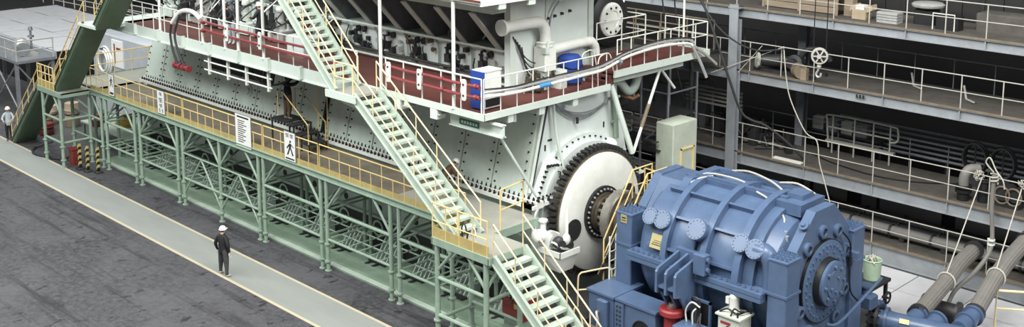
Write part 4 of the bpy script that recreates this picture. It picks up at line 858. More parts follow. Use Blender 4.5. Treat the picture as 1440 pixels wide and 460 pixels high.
for xx in (16.7, 18.15):
    for yy in (1.3, 6.3): part('leg', G().box(xx-.06, xx+.06, yy-.06, yy+.06, 0, .9), 'dark_steel', fr)
part('hoop_rail', G().path(smooth_pts([(17.45, 2.4, 1.0), (17.45, 2.4, 1.9), (17.5, 2.45, 2.1), (17.6, 2.55, 2.15), (18.1, 3.0, 2.3), (18.2, 3.1, 2.25), (18.22, 3.12, 2.0), (18.22, 3.12, 1.0)], 3), .028, 6).tube((17.45, 2.4, 1.55), (18.22, 3.12, 1.65), .024, 6), 'cream_rail', fr)
part('hoop_rail', G().path(smooth_pts([(18.3, 1.2, .4), (18.3, 1.25, 1.4), (18.36, 1.3, 1.6), (18.5, 1.4, 1.2), (18.6, 1.4, .5)], 3), .028, 6).path([(18.0, .7, .4), (18.3, 1.25, 1.45)], .024, 6).path([(18.3, .9, .9), (18.7, 1.4, 1.0)], .02, 6), 'cream_rail', fr)
# red crate of cables under the stairs
rc = thing('cable_crate', 'dark red metal crate full of tangled cables under the corner landing', 'crate', (16.6, .6, 0))
part('crate_box', G().bbox(16.15, 17.0, .3, 1.0, .95, 1.6, .03), 'dark_red', rc)
part('stand', G().box(16.2, 16.95, .35, .95, 0, .95), 'frame_green', rc)
part('label_plate', G().box(16.7, 16.95, .285, .3, 1.35, 1.5), 'nameplate', rc)
g = G()
for j in range(16):
    p = Vector((rnd.uniform(16.2, 16.9), rnd.uniform(.35, .9), 1.55)); g.path(smooth_pts([p, p+Vector((rnd.uniform(-.25, .25), rnd.uniform(-.2, .2), .2)), p+Vector((rnd.uniform(-.3, .3), rnd.uniform(-.3, .2), .1)), p+Vector((rnd.uniform(-.3, .2), rnd.uniform(-.3, .2), -.05))]), .03, 5)
part('cables', g, 'rubber', rc, kind='stuff')
g = G()
for j in range(5):
    p = Vector((rnd.uniform(16.2, 16.9), rnd.uniform(.3, .8), 1.6)); g.path(smooth_pts([p, p+Vector((rnd.uniform(-.25, .25), rnd.uniform(-.2, .2), .2)), p+Vector((rnd.uniform(-.3, .3), rnd.uniform(-.3, .2), .05))]), .025, 5)
part('pale_cables', g, 'silver', rc, kind='stuff')
# gray block
cbk = thing('concrete_block', 'tall pale green-grey block behind the flywheel', 'block', (15.9, 9.9, 0))
part('block', G().bbox(15.05, 15.85, 9.3, 10.75, 0, 5.28, .03), 'concrete_block', cbk)
part('front_frame', G().box(15.85, 15.9, 9.75, 9.8, 2.8, 4.3).box(15.85, 15.9, 10.5, 10.55, 2.8, 4.3).box(15.85, 15.9, 9.75, 10.55, 4.25, 4.3), 'yellow_rail', cbk)
# things on the walkway
cc = thing('walkway_cabinet', 'white cabinet with blue side at the corner of the red walkway', 'cabinet', (15.1, .8, WZ))
part('body', G().box(14.75, 15.25, .45, 1.15, WZ+.05, WZ+1.2), 'white_paint', cc)
part('blue_side', G().box(14.72, 15.27, .38, .45, WZ+.05, WZ+1.22).box(14.68, 14.75, .4, 1.1, WZ+.05, WZ+1.22), 'blue_deep', cc, 'bright blue side panel')
part('plinth', G().box(14.78, 15.22, .47, 1.13, WZ, WZ+.05).box(15.25, 15.27, .5, 1.1, WZ+.1, WZ+.35), 'black', cc)
part('lid', G().box(14.72, 15.27, .42, 1.18, WZ+1.2, WZ+1.24), 'mint_light', cc)
bt = thing('covered_drum', 'bright blue tarpaulin-covered drum against the front engine wall', 'drum', (14.55, 5.15, WZ))
part('cover', G().lathe((14.55, 5.15, WZ+.1), (0, 0, 1), [(0, .42), (.3, .44), (.8, .4), (.9, .3), (.93, .08)], 10), 'blue_deep', bt)
part('base', G().lathe((14.55, 5.15, WZ), (0, 0, 1), [(0, .4), (.12, .4)], 14), 'black', bt)
part('rope', G().path([(14.55+.43*math.cos(a), 5.15+.43*math.sin(a), WZ+.62+.04*math.sin(3*a)) for a in [k*.4 for k in range(16)]], .02, 5, closed=True), 'black', bt)
wc = thing('small_cabinet', 'small white cabinet beside the blue covered drum', 'cabinet', (14.75, 4.45, WZ))
part('body', G().box(14.5, 14.9, 4.25, 4.6, WZ, WZ+.62), 'white_paint', wc)
part('door', G().box(14.9, 14.92, 4.28, 4.42, WZ+.06, WZ+.56).box(14.9, 14.92, 4.44, 4.57, WZ+.06, WZ+.56), 'mint_light', wc)

# ================================================================ GALLERIES ALONG THE FAR WALL
GX0, GX1, GY0, GY1 = -8.0, 33.0, 14.8, 17.7
def gallery(z, bh, label, off, back=True, rail=True, step=1.42):
    t = thing('steel_gallery', label, 'gallery', (13, 16, z-bh), 'steel galleries along the far wall')
    part('deck', G().box(GX0, GX1, GY0+.1, GY1, z-.08, z), 'gallery_deck', t, 'dusty brown deck')
    part('deck_edge', G().box(GX0, GX1, GY0-.02, GY0+.1, z-.03, z+.02), 'rust_edge', t)
    part('front_beam', G().box(GX0, GX1, GY0+.1, GY0+.14, z-bh, z-.03).box(GX0, GX1, GY0, GY0+.22, z-.06, z-.03).box(GX0, GX1, GY0, GY0+.22, z-bh, z-bh+.03), 'beam_grey', t)
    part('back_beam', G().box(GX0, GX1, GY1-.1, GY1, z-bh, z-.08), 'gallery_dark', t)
    sm_ = G().box(-.015, .015, GY0, GY0+.1, 0, bh-.06).mesh('stiffener', 'beam_grey')
    x = GX0+off
    while x < GX1: inst('stiffener', sm_, t, (x, 0, z-bh+.02)); x += 2.84
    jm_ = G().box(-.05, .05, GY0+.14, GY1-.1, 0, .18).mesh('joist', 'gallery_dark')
    x = GX0+.7
    while x < GX1: inst('joist', jm_, t, (x, 0, z-.26)); x += 2.84
    if rail:
        x0 = GX0+off % step
        railing(t, [(x0, GY0+.05, z), (x0+step*28, GY0+.05, z)], 1.18, (.5,), step, .02, 'gallery_rail', .022)
    if back: railing(t, [(GX0, GY1-.05, z), (GX1, GY1-.05, z)], 1.1, (.5,), 1.5, .024, 'grey_steel', .022)
    return t
gallery(8.88, .38, 'uppermost steel gallery carrying crates and cases', 1.26+.1, back=False)
gallery(6.35, .42, 'middle steel gallery with motors on its deck and a hanging pulley before it', .64)
gallery(3.0, .5, 'lower steel gallery with black hoses and elbow pipes on its dusty deck', .41)
t4 = gallery(.72, .7, 'lowest steel gallery just above the floor with lagged pipes behind its railing', .5, back=False)
gc = thing('gallery_column', 'grey steel column carrying the galleries, at their left end', 'column', (14.75, 14.75, 0))
part('web', G().box(14.70, 14.80, 14.55, 14.8, 0, 9.0), 'beam_grey', gc)
part('flange', G().box(14.55, 14.95, 14.52, 14.56, 0, 9.0), 'beam_grey', gc)
part('flange', G().box(14.55, 14.95, 14.78, 14.82, 0, 8.4), 'beam_grey', gc)
part('cap_plate', G().box(14.5, 15.0, 14.5, 14.9, 8.85, 8.9), 'beam_grey', gc)
for xx, lab in ((16.2, 'dark inner gallery column behind the motor assembly'), (4.0, 'dark inner gallery column beyond the flywheel end')):
    single('gallery_column', G().box(xx-.18, xx+.18, 17.3, 17.36, 0, 9).box(xx-.04, xx+.04, 17.36, 17.6, 0, 9).box(xx-.18, xx+.18, 17.6, 17.66, 0, 9), 'grey_steel', lab, 'column', (xx, 17.5, 0))
# lagged pipes behind the lowest railing
for (y, z, r, m, lab) in ((15.7, 1.05, .2, 'hose_grey', 'thick lagged pipe with joint bands lying on the lowest gallery'), (16.3, 1.0, .16, 'dark_steel', 'dark pipe lying behind the thick lagged pipe'), (16.8, 1.1, .22, 'dark_steel', 'rearmost dark pipe on the lowest gallery')):
    t = thing('long_pipe', lab, 'pipe', (12, y, .74), 'pipes on the lowest gallery')
    part('pipe_run', G().tube((-7, y, z), (32, y, z), r, 12), m, t)
    x = -6.0
    bm_ = G().lathe((0, 0, 0), (1, 0, 0), [(0, r+.01), (0, r+.05), (.08, r+.05), (.08, r+.01)], 12, cap=False).mesh('joint_band', 'dark_steel')
    sd_ = G().box(-.1, .1, -.12, .12, .72-z, -r*.8).mesh('saddle', 'dark_steel')
    while x < 32: inst('joint_band', bm_, t, (x, y, z)); inst('saddle', sd_, t, (x+.5, y, z)); x += 1.6
for (xa, xb, zz, yy, lab) in ((18.6, 19.4, 2.35, 16.4, 'short fluorescent tube at the left under the lower gallery'), (20.1, 22.2, 2.3, 16.4, 'long fluorescent tube under the lower gallery')):
    lm = bpy.data.materials.new('tube_glow'); lm.use_nodes = True
    lm.node_tree.nodes['Principled BSDF'].inputs['Emission Color'].default_value = (1, 1, .95, 1); lm.node_tree.nodes['Principled BSDF'].inputs['Emission Strength'].default_value = 2.2
    MATS['tube_glow'] = lm
    t = thing('tube_lamp', lab, 'lamp', (xa, yy, zz), 'tube lamps under the lower gallery')
    part('tube', G().tube((xa, yy, zz), (xb, yy, zz), .03, 8), 'tube_glow', t)
    part('housing', G().box(xa-.05, xb+.05, yy-.07, yy+.07, zz+.03, zz+.12).box(xa+.05, xa+.09, yy-.02, yy+.02, zz+.1, 2.925).box(xb-.09, xb-.05, yy-.02, yy+.02, zz+.1, 2.925), 'grey_steel', t)
# ---- uppermost gallery
t = thing('wooden_crate', 'long weathered wooden crate on the uppermost gallery', 'crate', (17.4, 16.2, 8.88))
for k in range(3): part('plank', G().box(15.3, 18.6, 15.7, 15.74, 8.92+k*.26, 9.15+k*.26), 'wood', t)
for k in range(3): part('plank', G().box(15.3, 18.6, 16.6, 16.64, 8.92+k*.26, 9.15+k*.26), 'wood', t)
part('lid', G().box(15.25, 18.65, 15.66, 16.68, 9.69, 9.73), 'wood', t)
part('base', G().box(15.35, 18.55, 15.74, 16.6, 8.88, 8.93), 'gallery_dark', t)
for xx in (15.3, 16.9, 18.52): part('batten', G().box(xx, xx+.1, 15.66, 15.7, 8.88, 9.7), 'wood', t)
single('wooden_post', G().box(18.75, 19.1, 15.9, 16.25, 8.88, 10.2), 'wood', 'upright timber at the right end of the long wooden crate', 'timber', (18.9, 16, 8.88))
t = thing('cardboard_box', 'open cardboard box with papers on the uppermost gallery', 'box', (19.6, 15.7, 8.88))
part('box', G().box(19.3, 19.85, 15.5, 15.95, 8.88, 9.25), 'cardboard', t)
part('flap', G().obox((19.3, 15.72, 9.3), (.02, 0, .1), (0, .2, 0), (.1, 0, .05)), 'cardboard', t)
part('flap', G().obox((19.95, 15.72, 9.3), (.02, 0, -.1), (0, .2, 0), (.12, 0, .06)), 'cardboard', t)
part('paper', G().box(19.4, 19.75, 15.55, 15.9, 9.25, 9.4), 'sign_white', t)
t = thing('metal_case', 'ribbed silver metal case on the uppermost gallery', 'case', (20.7, 15.7, 8.88))
part('body', G().bbox(20.3, 21.1, 15.45, 15.95, 8.88, 9.28, .02), 'silver', t)
for k in range(3): part('ridge', G().box(20.29, 21.11, 15.43, 15.96, 8.98+k*.1, 9.0+k*.1), 'grey_steel', t)
t = thing('grinder_machine', 'dark machine with a silver round top on the uppermost gallery', 'machine', (21.8, 16.3, 8.88))
part('stand', G().bbox(21.45, 22.2, 16.0, 16.6, 8.88, 9.45, .05), 'black', t)
part('round_top', G().lathe((21.85, 16.3, 9.45), (0, 0, 1), [(0, .3), (.08, .55), (.16, .58), (.22, .5), (.24, .2)], 24), 'silver', t)
t = thing('equipment_case', 'black case with a white tubular frame on the uppermost gallery', 'case', (22.85, 15.7, 8.88))
part('body', G().bbox(22.5, 23.3, 15.55, 16.05, 8.88, 9.38, .02), 'black', t)
part('frame', G().path([(22.42, 15.5, 8.88), (22.42, 15.5, 9.45), (23.2, 15.5, 9.45), (23.2, 15.5, 8.88)], .025, 6), 'white_rail', t)
single('grey_bin', G().bbox(23.6, 26.5, 16.3, 17.3, 8.88, 9.5, .04), 'gallery_deck', 'long low grey bin at the right end of the uppermost gallery', 'bin', (24.5, 16.5, 8.88))
t = thing('sheet_partition', 'dark corrugated sheet partition behind the uppermost gallery', 'partition', (18, 17.8, 8.88))
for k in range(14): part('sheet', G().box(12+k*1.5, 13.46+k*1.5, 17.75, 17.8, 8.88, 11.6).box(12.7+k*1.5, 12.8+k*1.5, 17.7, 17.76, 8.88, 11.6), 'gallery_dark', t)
# ---- middle gallery
t = thing('motor_pump', 'dark motor and pump assembly with a pale round end flange on the middle gallery', 'pump', (16.4, 15.6, 6.35))
part('end_flange', G().lathe((15.55, 15.2, 6.78), (-.6, -.6, .1), [(0, .1), (0, .3), (.07, .32), (.1, .28), (.1, .05)], 9), 'cabinet_cream', t, 'pale round end flange')
part('motor_body', G().lathe((15.6, 15.3, 6.78), (.8, .5, 0), [(0, .24), (.7, .27), (.75, .32), (.9, .32), (.9, .2), (1.3, .2)], 16), 'dark_steel', t)
part('pump_casing', G().lathe((16.9, 16.0, 6.75), (0, -1, .1), [(0, .3), (.4, .34), (.45, .2), (.7, .2)], 16), 'dark_steel', t)
part('base_frame', G().box(15.3, 18.0, 15.2, 15.35, 6.35, 6.48).box(15.3, 18.0, 16.1, 16.25, 6.35, 6.48), 'dark_steel', t)
part('pipe_bend', G().path(smooth_pts([(17.0, 15.9, 7.0), (17.3, 15.9, 7.35), (17.9, 16.0, 7.4), (18.2, 16.1, 7.0)]), .12, 10), 'dark_steel', t)
t = thing('steel_drum', 'small rusty brown drum lying in front of the pump on the middle gallery', 'drum', (17.5, 15.1, 6.35))
part('body', G().lathe((17.25, 15.25, 6.66), (.7, -.6, 0), [(0, .2), (0, .27), (.1, .29), (.14, .27), (.36, .27), (.4, .29), (.5, .27), (.5, .2)], 18), 'rust_edge', t)
part('end_box', G().box(17.6, 17.85, 14.9, 15.1, 6.36, 6.8), 'wood', t)
part('cradle', G().box(17.3, 17.8, 14.95, 15.3, 6.35, 6.42), 'dark_steel', t)
t = thing('pulley_block', 'pale pulley block with a hook hanging on two wires before the middle gallery', 'pulley', (18.77, 14.3, 6.8))
part('sheave', G().lathe((18.77, 14.22, 7.57), (.5, -.8, 0), [(0, .1), (0, .3), (.03, .31), (.05, .27), (.09, .27), (.11, .31), (.14, .3), (.14, .1)], 28), 'gallery_rail', t)
part('spoke_gap_disc', G().lathe((18.77, 14.22, 7.57), (.5, -.8, 0), [(.13, .235), (.15, .235)], 24), 'black', t)  # black disc painted as the dark gaps between the spokes
part('hub', G().lathe((18.75, 14.2, 7.57), (.5, -.8, 0), [(-.05, .08), (.24, .08)], 14), 'gallery_rail', t)
_pd = Vector((.5, -.8, 0)).normalized(); _pu = Vector((0, 0, 1)); _pv = _pd.cross(_pu); _pc = Vector((18.77, 14.22, 7.57))+_pd*.16
for k in range(3):
    a = R(30+60*k); e = _pu*math.cos(a)+_pv*math.sin(a); part('spoke', G().bar(_pc-e*.25, _pc+e*.25, .05, .03, _pd), 'gallery_rail', t)
part('swivel', G().lathe((18.77, 14.22, 7.28), (0, 0, -1), [(0, .06), (.12, .09), (.2, .05)], 10), 'gallery_rail', t)
part('hook', G().path(smooth_pts([(18.77, 14.22, 7.1), (18.72, 14.22, 6.98), (18.66, 14.22, 6.86), (18.73, 14.22, 6.76), (18.84, 14.22, 6.8), (18.86, 14.22, 6.92)]), .04, 8), 'silver', t)
part('wire', G().tube((18.52, 14.2, 7.55), (18.52, 14.2, 12.5), .02, 5), 'black', t)
part('wire', G().tube((19.02, 14.24, 7.55), (19.02, 14.24, 12.5), .02, 5), 'black', t)
for (x, y, ln, lab) in ((21.2, 16.9, .5, 'short bent bar lying at the left on the middle gallery deck'), (23.5, 16.2, .45, 'short bent bar lying at the right on the middle gallery deck')):
    single('bent_bar', G().bar((x, y, 6.4), (x+ln, y-.4, 6.42), .05, .05).bar((x, y, 6.4), (x-.15, y+.1, 6.85), .05, .05), 'gallery_rail', lab, 'bar', (x, y, 6.35))
# stencilled marks on the middle beam
g = G()
for k in range(3): g.box(20.0+k*.13, 20.08+k*.13, 14.795, 14.8, 6.08, 6.22)
tt = thing('beam_stencil', 'small dark stencilled characters on the middle gallery beam', 'marking', (20.1, 14.8, 6.1)); part('characters', g, 'print_black', tt, kind='stuff')
# ---- lower gallery
t = thing('loose_guard_rail', 'white guard rail section standing at the back of the lower gallery', 'guard rail', (18.9, 17.3, 3.0))
part('frame', G().path(smooth_pts([(17.6, 17.3, 3.2), (17.5, 17.3, 4.3), (17.7, 17.3, 4.55), (20.2, 17.3, 4.55), (20.5, 17.3, 4.4), (20.5, 17.3, 4.0), (20.2, 17.3, 3.9)], 3), .04, 8), 'gallery_rail', t)
part('mid_bar', G().tube((17.5, 17.3, 4.05), (20.3, 17.3, 4.05), .035, 6), 'gallery_rail', t)
part('foot_bar', G().box(17.5, 20.4, 17.2, 17.4, 3.45, 3.53), 'gallery_rail', t)
for xx in (17.75, 18.7, 19.5, 20.2): part('upright', G().tube((xx, 17.3, 3.0), (xx, 17.3, 4.55), .035, 6), 'gallery_rail', t)
t = thing('instrument_rack', 'rack of pale instrument boxes behind the white guard rail', 'rack', (18, 18.6, 3.0))
for k in range(4): part('box', G().bbox(16.3+k*.65, 16.8+k*.65, 18.2, 18.6, 3.6, 4.1, .03), 'silver' if k % 2 == 0 else 'grey_steel', t)
part('shelf', G().box(16.2, 19.4, 18.1, 18.7, 3.52, 3.6), 'dark_steel', t)
for xx in (16.3, 19.3): part('leg', G().box(xx-.05, xx+.05, 18.35, 18.45, 0, 3.52), 'dark_steel', t)
t = thing('pipe_bundle', 'bundle of grey pipes running along behind the lower gallery', 'pipes', (22, 19, 3.0))
for k in range(6): part('pipe', G().tube((17, 18.5+k*.15, 3.25+k*.16), (33, 18.5+k*.15, 3.25+k*.16), .055, 8), 'grey_steel', t)
for xx in (18, 22, 26, 30): part('support', G().box(xx-.06, xx+.06, 18.4, 19.4, 0, 3.2), 'dark_steel', t)
for (x, lab) in ((23.6, 'left one of two black hose reels behind the lower gallery'), (24.6, 'right one of two black hose reels behind the lower gallery')):
    t = thing('hose_reel', lab, 'reel', (x, 17.2, 3.0), 'black reels behind the lower gallery')
    part('ring', G().path([(x+.42*math.cos(a), 17.2, 4.05+.55*math.sin(a)) for a in [k*math.pi/12 for k in range(24)]], .06, 8, closed=True), 'black', t)
    part('ring', G().path([(x+.42*math.cos(a), 17.0, 4.05+.55*math.sin(a)) for a in [k*math.pi/12 for k in range(24)]], .04, 8, closed=True), 'dark_steel', t)
    part('spoke', G().tube((x-.4, 17.1, 4.05), (x+.4, 17.1, 4.05), .03, 6).tube((x, 17.1, 3.5), (x, 17.1, 4.6), .03, 6), 'dark_steel', t)
    part('stand', G().box(x-.3, x+.3, 17.0, 17.3, 3.0, 3.5), 'dark_steel', t)
t = thing('black_hose', 'thick black hose lying coiled on the lower gallery deck by the column', 'hose', (15.5, 16, 3.0))
part('hose_run', G().path(smooth_pts([(14.2, 16.8, 3.12), (14.9, 17.2, 3.14), (15.7, 17.1, 3.12), (16.2, 16.6, 3.12), (16.5, 16.1, 3.12)]), .11, 10), 'rubber', t)
part('hose_run', G().path(smooth_pts([(14.0, 16.0, 3.1), (14.8, 16.1, 3.12), (15.6, 16.3, 3.12), (16.1, 16.2, 3.12)]), .07, 10), 'hose_grey', t)
part('end_fitting', G().lathe((16.45, 16.1, 3.12), (.6, -.6, 0), [(0, .15), (.1, .15), (.1, .1), (.25, .1), (.25, .16), (.32, .16)], 10), 'black', t)
part('thin_cable', G().path(smooth_pts([(15.3, 15.5, 3.03), (16.8, 16.6, 3.03), (18.5, 16.0, 3.03), (20.5, 15.6, 3.03), (22.0, 16.0, 3.03), (23.2, 16.9, 3.03)]), .025, 5), 'black', t)
single('white_plank', G().box(16.5, 17.75, 14.95, 15.15, 3.0, 3.06), 'sign_white', 'white plank lying at the edge of the lower gallery', 'plank', (17, 15, 3.0))
g = G()
for j in range(26):
    x = rnd.uniform(12.2, 16.0); y = rnd.uniform(15.6, 17.5); h = rnd.uniform(.2, .9); g.box(x, x+rnd.uniform(.1, .4), y, y+.3, 3.0, 3.0+h)
    g.path(smooth_pts([(x, y, 3.0+h), (x+rnd.uniform(-.3, .3), y-.1, 3.2+h), (x+rnd.uniform(-.6, .6), y-.2, 3.0+h*.5)]), .03, 5)
tt = thing('stored_fittings', 'jumble of dark stored valves and hoses on the lower gallery left of the column', 'fittings', (13, 16.5, 3.0)); part('heap', g, 'dark_steel', tt, kind='stuff')
t = thing('elbow_pipe', 'grey elbow pipe rising from a black flanged valve on the lower gallery', 'pipe', (24.0, 15.3, 3.0))
part('elbow', G().path(smooth_pts([(24.0, 15.3, 3.5), (24.0, 15.3, 3.85), (24.1, 15.45, 4.1), (24.35, 15.7, 4.12)]), .17, 12), 'hose_grey', t)
part('valve_body', G().lathe((24.0, 15.3, 3.0), (0, 0, 1), [(0, .2), (.3, .2), (.3, .28), (.4, .28), (.4, .2), (.45, .28), (.55, .28), (.55, .18)], 14), 'black', t)
t = thing('flanged_valve', 'black flanged valve next to the grey elbow pipe on the lower gallery', 'valve', (24.6, 15.5, 3.0))
part('body', G().lathe((24.6, 15.6, 3.0), (0, 0, 1), [(0, .2), (.35, .2), (.35, .27), (.45, .27), (.45, .15), (.7, .12)], 14), 'black', t)
part('hand_wheel', G().path([(24.6+.17*math.cos(a), 15.6+.17*math.sin(a), 3.75) for a in [k*math.pi/8 for k in range(16)]], .025, 6, closed=True).tube((24.6, 15.6, 3.6), (24.6, 15.6, 3.78), .03, 6), 'dark_steel', t)
for k, xx in enumerate((25.25, 25.65)):
    t = thing('ring_flange', ('left' if k == 0 else 'right')+' of two pale ring-shaped pipe flanges at the right end of the lower gallery', 'flange', (xx, 15.5, 3.0))
    part('ring', G().path([(xx+.26*math.cos(a), 15.5, 3.42+.3*math.sin(a)) for a in [k_*math.pi/12 for k_ in range(24)]], .035, 8, closed=True), 'rust_edge', t)
    part('pipe_stub', G().lathe((xx, 15.55, 3.42), (0, 1, 0), [(0, .22), (.8, .22)], 16), 'dark_steel', t)
    part('cradle', G().box(xx-.2, xx+.2, 15.5, 16.2, 3.0, 3.15), 'dark_steel', t)
# ---- cables and ropes in front of the galleries
hose('hanging_cable', 'pale cable hanging from the middle gallery railing down past the lower gallery', [(16.95, 14.7, 7.6), (17.2, 14.6, 6.3), (17.45, 14.6, 5.5), (18.1, 14.6, 4.45), (18.6, 14.6, 4.2), (18.75, 14.6, 3.4), (19.0, 14.6, 2.7), (19.43, 14.5, 1.65)], .022, 'rope', 'cable', group='cables hanging before the galleries')
hose('hanging_cable', 'thick black cable sweeping down from the top left beam to the lower gallery', [(13.4, 14.0, 9.4), (13.9, 14.0, 8.5), (14.5, 14.0, 7.2), (15.0, 14.0, 6.1), (15.5, 14.1, 4.9), (15.9, 14.3, 4.55), (16.4, 14.5, 4.4), (17.2, 15.0, 3.7), (17.6, 15.4, 3.1)], .05, 'rubber', 'cable', group='cables hanging before the galleries')
hose('hanging_cable', 'thin black cable from the top left beam to the middle gallery railing', [(13.4, 14.0, 9.2), (14.3, 14.0, 8.2), (15.1, 14.2, 7.6), (16.0, 14.4, 7.35), (17.0, 14.7, 7.5)], .035, 'rubber', 'cable', group='cables hanging before the galleries')
hose('hanging_cable', 'dark wire hanging beside the raised end of the walkway', [(12.2, 13, 10.2), (12.6, 13, 8.0), (13.3, 13.0, 6.0), (13.6, 13.2, 4.5)], .03, 'black', 'cable', group='cables hanging before the galleries')
hose('hanging_cable', 'second dark wire hanging left of the gallery column', [(12.9, 13, 10.4), (13.1, 13, 8.4), (13.9, 13.0, 6.6), (14.2, 13.2, 4.0)], .03, 'black', 'cable', group='cables hanging before the galleries')
t = thing('tie_rope', 'white rope stretched diagonally between the gallery column and railing', 'rope', (15.5, 14.6, 6.5))
part('rope_run', G().tube((13.9, 14.3, 6.15), (16.9, 14.72, 7.55), .016, 5), 'rope', t)
part('rope_run', G().tube((15.0, 14.6, 6.3), (16.0, 14.7, 7.5), .016, 5), 'rope', t)
t = thing('pipe_lance', 'dark upright lance wrapped in white rope at the lower gallery edge', 'lance', (25.4, 14.5, 1.9))
part('rod', G().path(smooth_pts([(25.35, 14.5, 4.4), (25.33, 14.5, 3.3), (25.45, 14.4, 1.9), (25.3, 13.6, 1.2), (25.1, 12.6, .8), (25.15, 11.9, .45), (25.2, 11.6, .3)]), .075, 8), 'hose_grey', t)
part('rope_wrap', G().path([(25.36+.12*math.cos(a), 14.5+.12*math.sin(a), 4.1+.02*a) for a in [k*.7 for k in range(24)]], .03, 5).path(smooth_pts([(25.36, 14.4, 4.5), (25.1, 14.35, 4.8), (25.25, 14.3, 5.0), (25.45, 14.35, 4.6), (25.7, 14.35, 4.3), (25.75, 14.4, 4.0)]), .025, 5), 'rope', t)
part('clamp', G().lathe((25.42, 14.45, 1.95), (0, 0, 1), [(0, .13), (.06, .13)], 10).lathe((25.42, 14.45, 2.1), (0, 0, 1), [(0, .13), (.06, .13)], 10), 'white_paint', t)
for i, (x, y, lab) in enumerate(((24.7, 15.1, 'tangle of white rope tied to the lower gallery railing left of the lance'), (26.2, 14.9, 'tangle of white rope tied to the lower gallery railing right of the lance'))):
    g = G()
    for j in range(5): g.path(smooth_pts([(x+rnd.uniform(-.2, .2), y-.3+rnd.uniform(-.1, .1), 4.15+rnd.uniform(-.2, .25)) for _ in range(4)]), .016, 5)
    single('rope_tangle', g, 'rope', lab, 'rope', (x, y-.3, 4.0))

# ================================================================ WATER PIPING AT THE RIGHT
t = thing('water_manifold', 'blue water manifold pipe with flanges and branch stubs on the floor', 'pipe', (25.5, 8.8, 0))
part('main_pipe', G().path([(24.4, 8.45, .9), (25.0, 8.6, .9), (26.6, 9.0, .9), (28.0, 9.35, .9)], .31, 18), 'blue', t)
part('dark_flange', G().lathe((24.25, 8.41, .9), (1, .25, 0), [(0, .3), (0, .44), (.08, .44), (.08, .36), (.2, .36), (.2, .44), (.28, .44), (.28, .32)], 22), 'dark_steel', t, 'black bolted flange pair')
g = G()
for k in range(12):
    a = k*.5236; d = Vector((1, .25, 0)).normalized(); u = Vector((0, 0, 1)); v = d.cross(u); q = Vector((24.25, 8.41, .9))+(u*math.cos(a)+v*math.sin(a))*.4; g.tube(q-d*.05, q+d*.35, .03, 6)
part('flange_bolts', g, 'black', t, kind='stuff')
part('blue_flange', G().lathe((24.7, 8.52, .9), (1, .25, 0), [(0, .3), (0, .42), (.08, .42), (.08, .3)], 22), 'blue', t)
for p, d in (((25.38, 8.85, .98), (-.03, .95, .1)), ((25.95, 8.95, .95), (-.03, .95, .12)), ((26.65, 9.4, 1.0), (-.06, .95, .06)), ((26.62, 10.0, 1.02), (-.06, .95, .06))):
    part('branch_stub', G().lathe(p, d, [(-.1, .26), (.4, .26), (.4, .33), (.5, .33), (.5, .24)], 18), 'blue', t)
part('label_plate', G().obox((25.35, 8.42, 1.1), (.14, .035, 0), (-.02, .04, .06), (.002, -.01, .008)), 'nameplate', t)
part('saddle', G().box(25.1, 25.4, 8.4, 8.95, 0, .64).box(26.8, 27.1, 8.8, 9.35, 0, .64), 'dark_steel', t)
def flexhose(label, pts, r):
    P = smooth_pts(pts, 10); n = len(P)
    t = thing('flexible_hose', label, 'hose', (pts[0][0], pts[0][1], 0), 'thick grey water hoses')
    g = G(); ns = 36
    # ribbed along its length: alternating radius round the section
    base = len(g.v); ref = Vector((0, 0, 1))
    for i, p in enumerate(P):
        d = (P[min(i+1, n-1)]-P[max(i-1, 0)]).normalized(); u = (ref-d*ref.dot(d)).normalized(); v = d.cross(u)
        for k in range(ns):
            a = 2*math.pi*k/ns; rr = r*(1 if (k//1) % 2 else .93); g.v.append(tuple(p+(u*math.cos(a)+v*math.sin(a))*rr))
    for i in range(n-1):
        for k in range(ns): k2 = (k+1) % ns; g.f.append((i*ns+k, i*ns+k2, (i+1)*ns+k2, (i+1)*ns+k))
    part('hose_body', g, 'hose_grey', t)
    for q, (i, j) in enumerate(((0, 1), (n-1, n-2))):
        d = (P[j]-P[i]).normalized(); part('cuff', G().lathe(P[i], d, [(-.12, r*.9), (-.12, r+.06), (.1, r+.06), (.1, r*.9)], 20), 'dark_steel', t)
    return t
flexhose('thick grey ribbed water hose nearer the dynamometer', [(25.35, 9.35, 1.05), (25.2, 10.6, 1.14), (25.03, 12.0, 1.25), (24.85, 13.3, 1.4), (24.75, 14.7, 1.5)], .26)
flexhose('thick grey ribbed water hose at the right picture edge', [(26.57, 10.6, 1.06), (26.45, 11.6, 1.3), (26.38, 12.6, 1.62), (26.38, 13.6, 1.95), (26.4, 14.9, 2.25)], .26)
for (a, b, lab) in (((24.85, 14.75, 4.15), (25.03, 12.0, 1.55), 'white sling rope from the railing to the nearer grey hose'), ((26.2, 14.75, 4.15), (26.38, 12.6, 1.92), 'white sling rope from the railing to the right grey hose')):
    t = thing('sling_rope', lab, 'rope', b, 'sling ropes holding the grey hoses')
    part('rope_run', G().tube(a, b, .02, 6), 'rope', t)
    part('loop', G().path([(b[0]+.295*math.cos(k*math.pi/8), b[1], b[2]-.3+.295*math.sin(k*math.pi/8)) for k in range(16)], .03, 6, closed=True), 'rope', t)
t = thing('black_pipe', 'short fat black pipe with end flanges on the floor between the grey hoses', 'pipe', (25.2, 11.6, 0))
part('pipe_body', G().lathe((24.5, 11.5, .42), (1, .1, 0), [(0, .3), (0, .4), (.1, .4), (.1, .3), (1.1, .3), (1.1, .4), (1.2, .4), (1.2, .3)], 18), 'dark_steel', t)
part('chock', G().box(24.7, 24.85, 11.2, 11.9, 0, .15).box(25.3, 25.45, 11.2, 11.9, 0, .15), 'wood', t)
t = thing('pipe_stand', 'blue valve stand with pipes beside the dynamometer end plate', 'stand', (24.3, 8.0, 0))
part('table', G().box(23.0, 23.9, 7.6, 10.4, 1.4, 1.5), 'dark_steel', t)
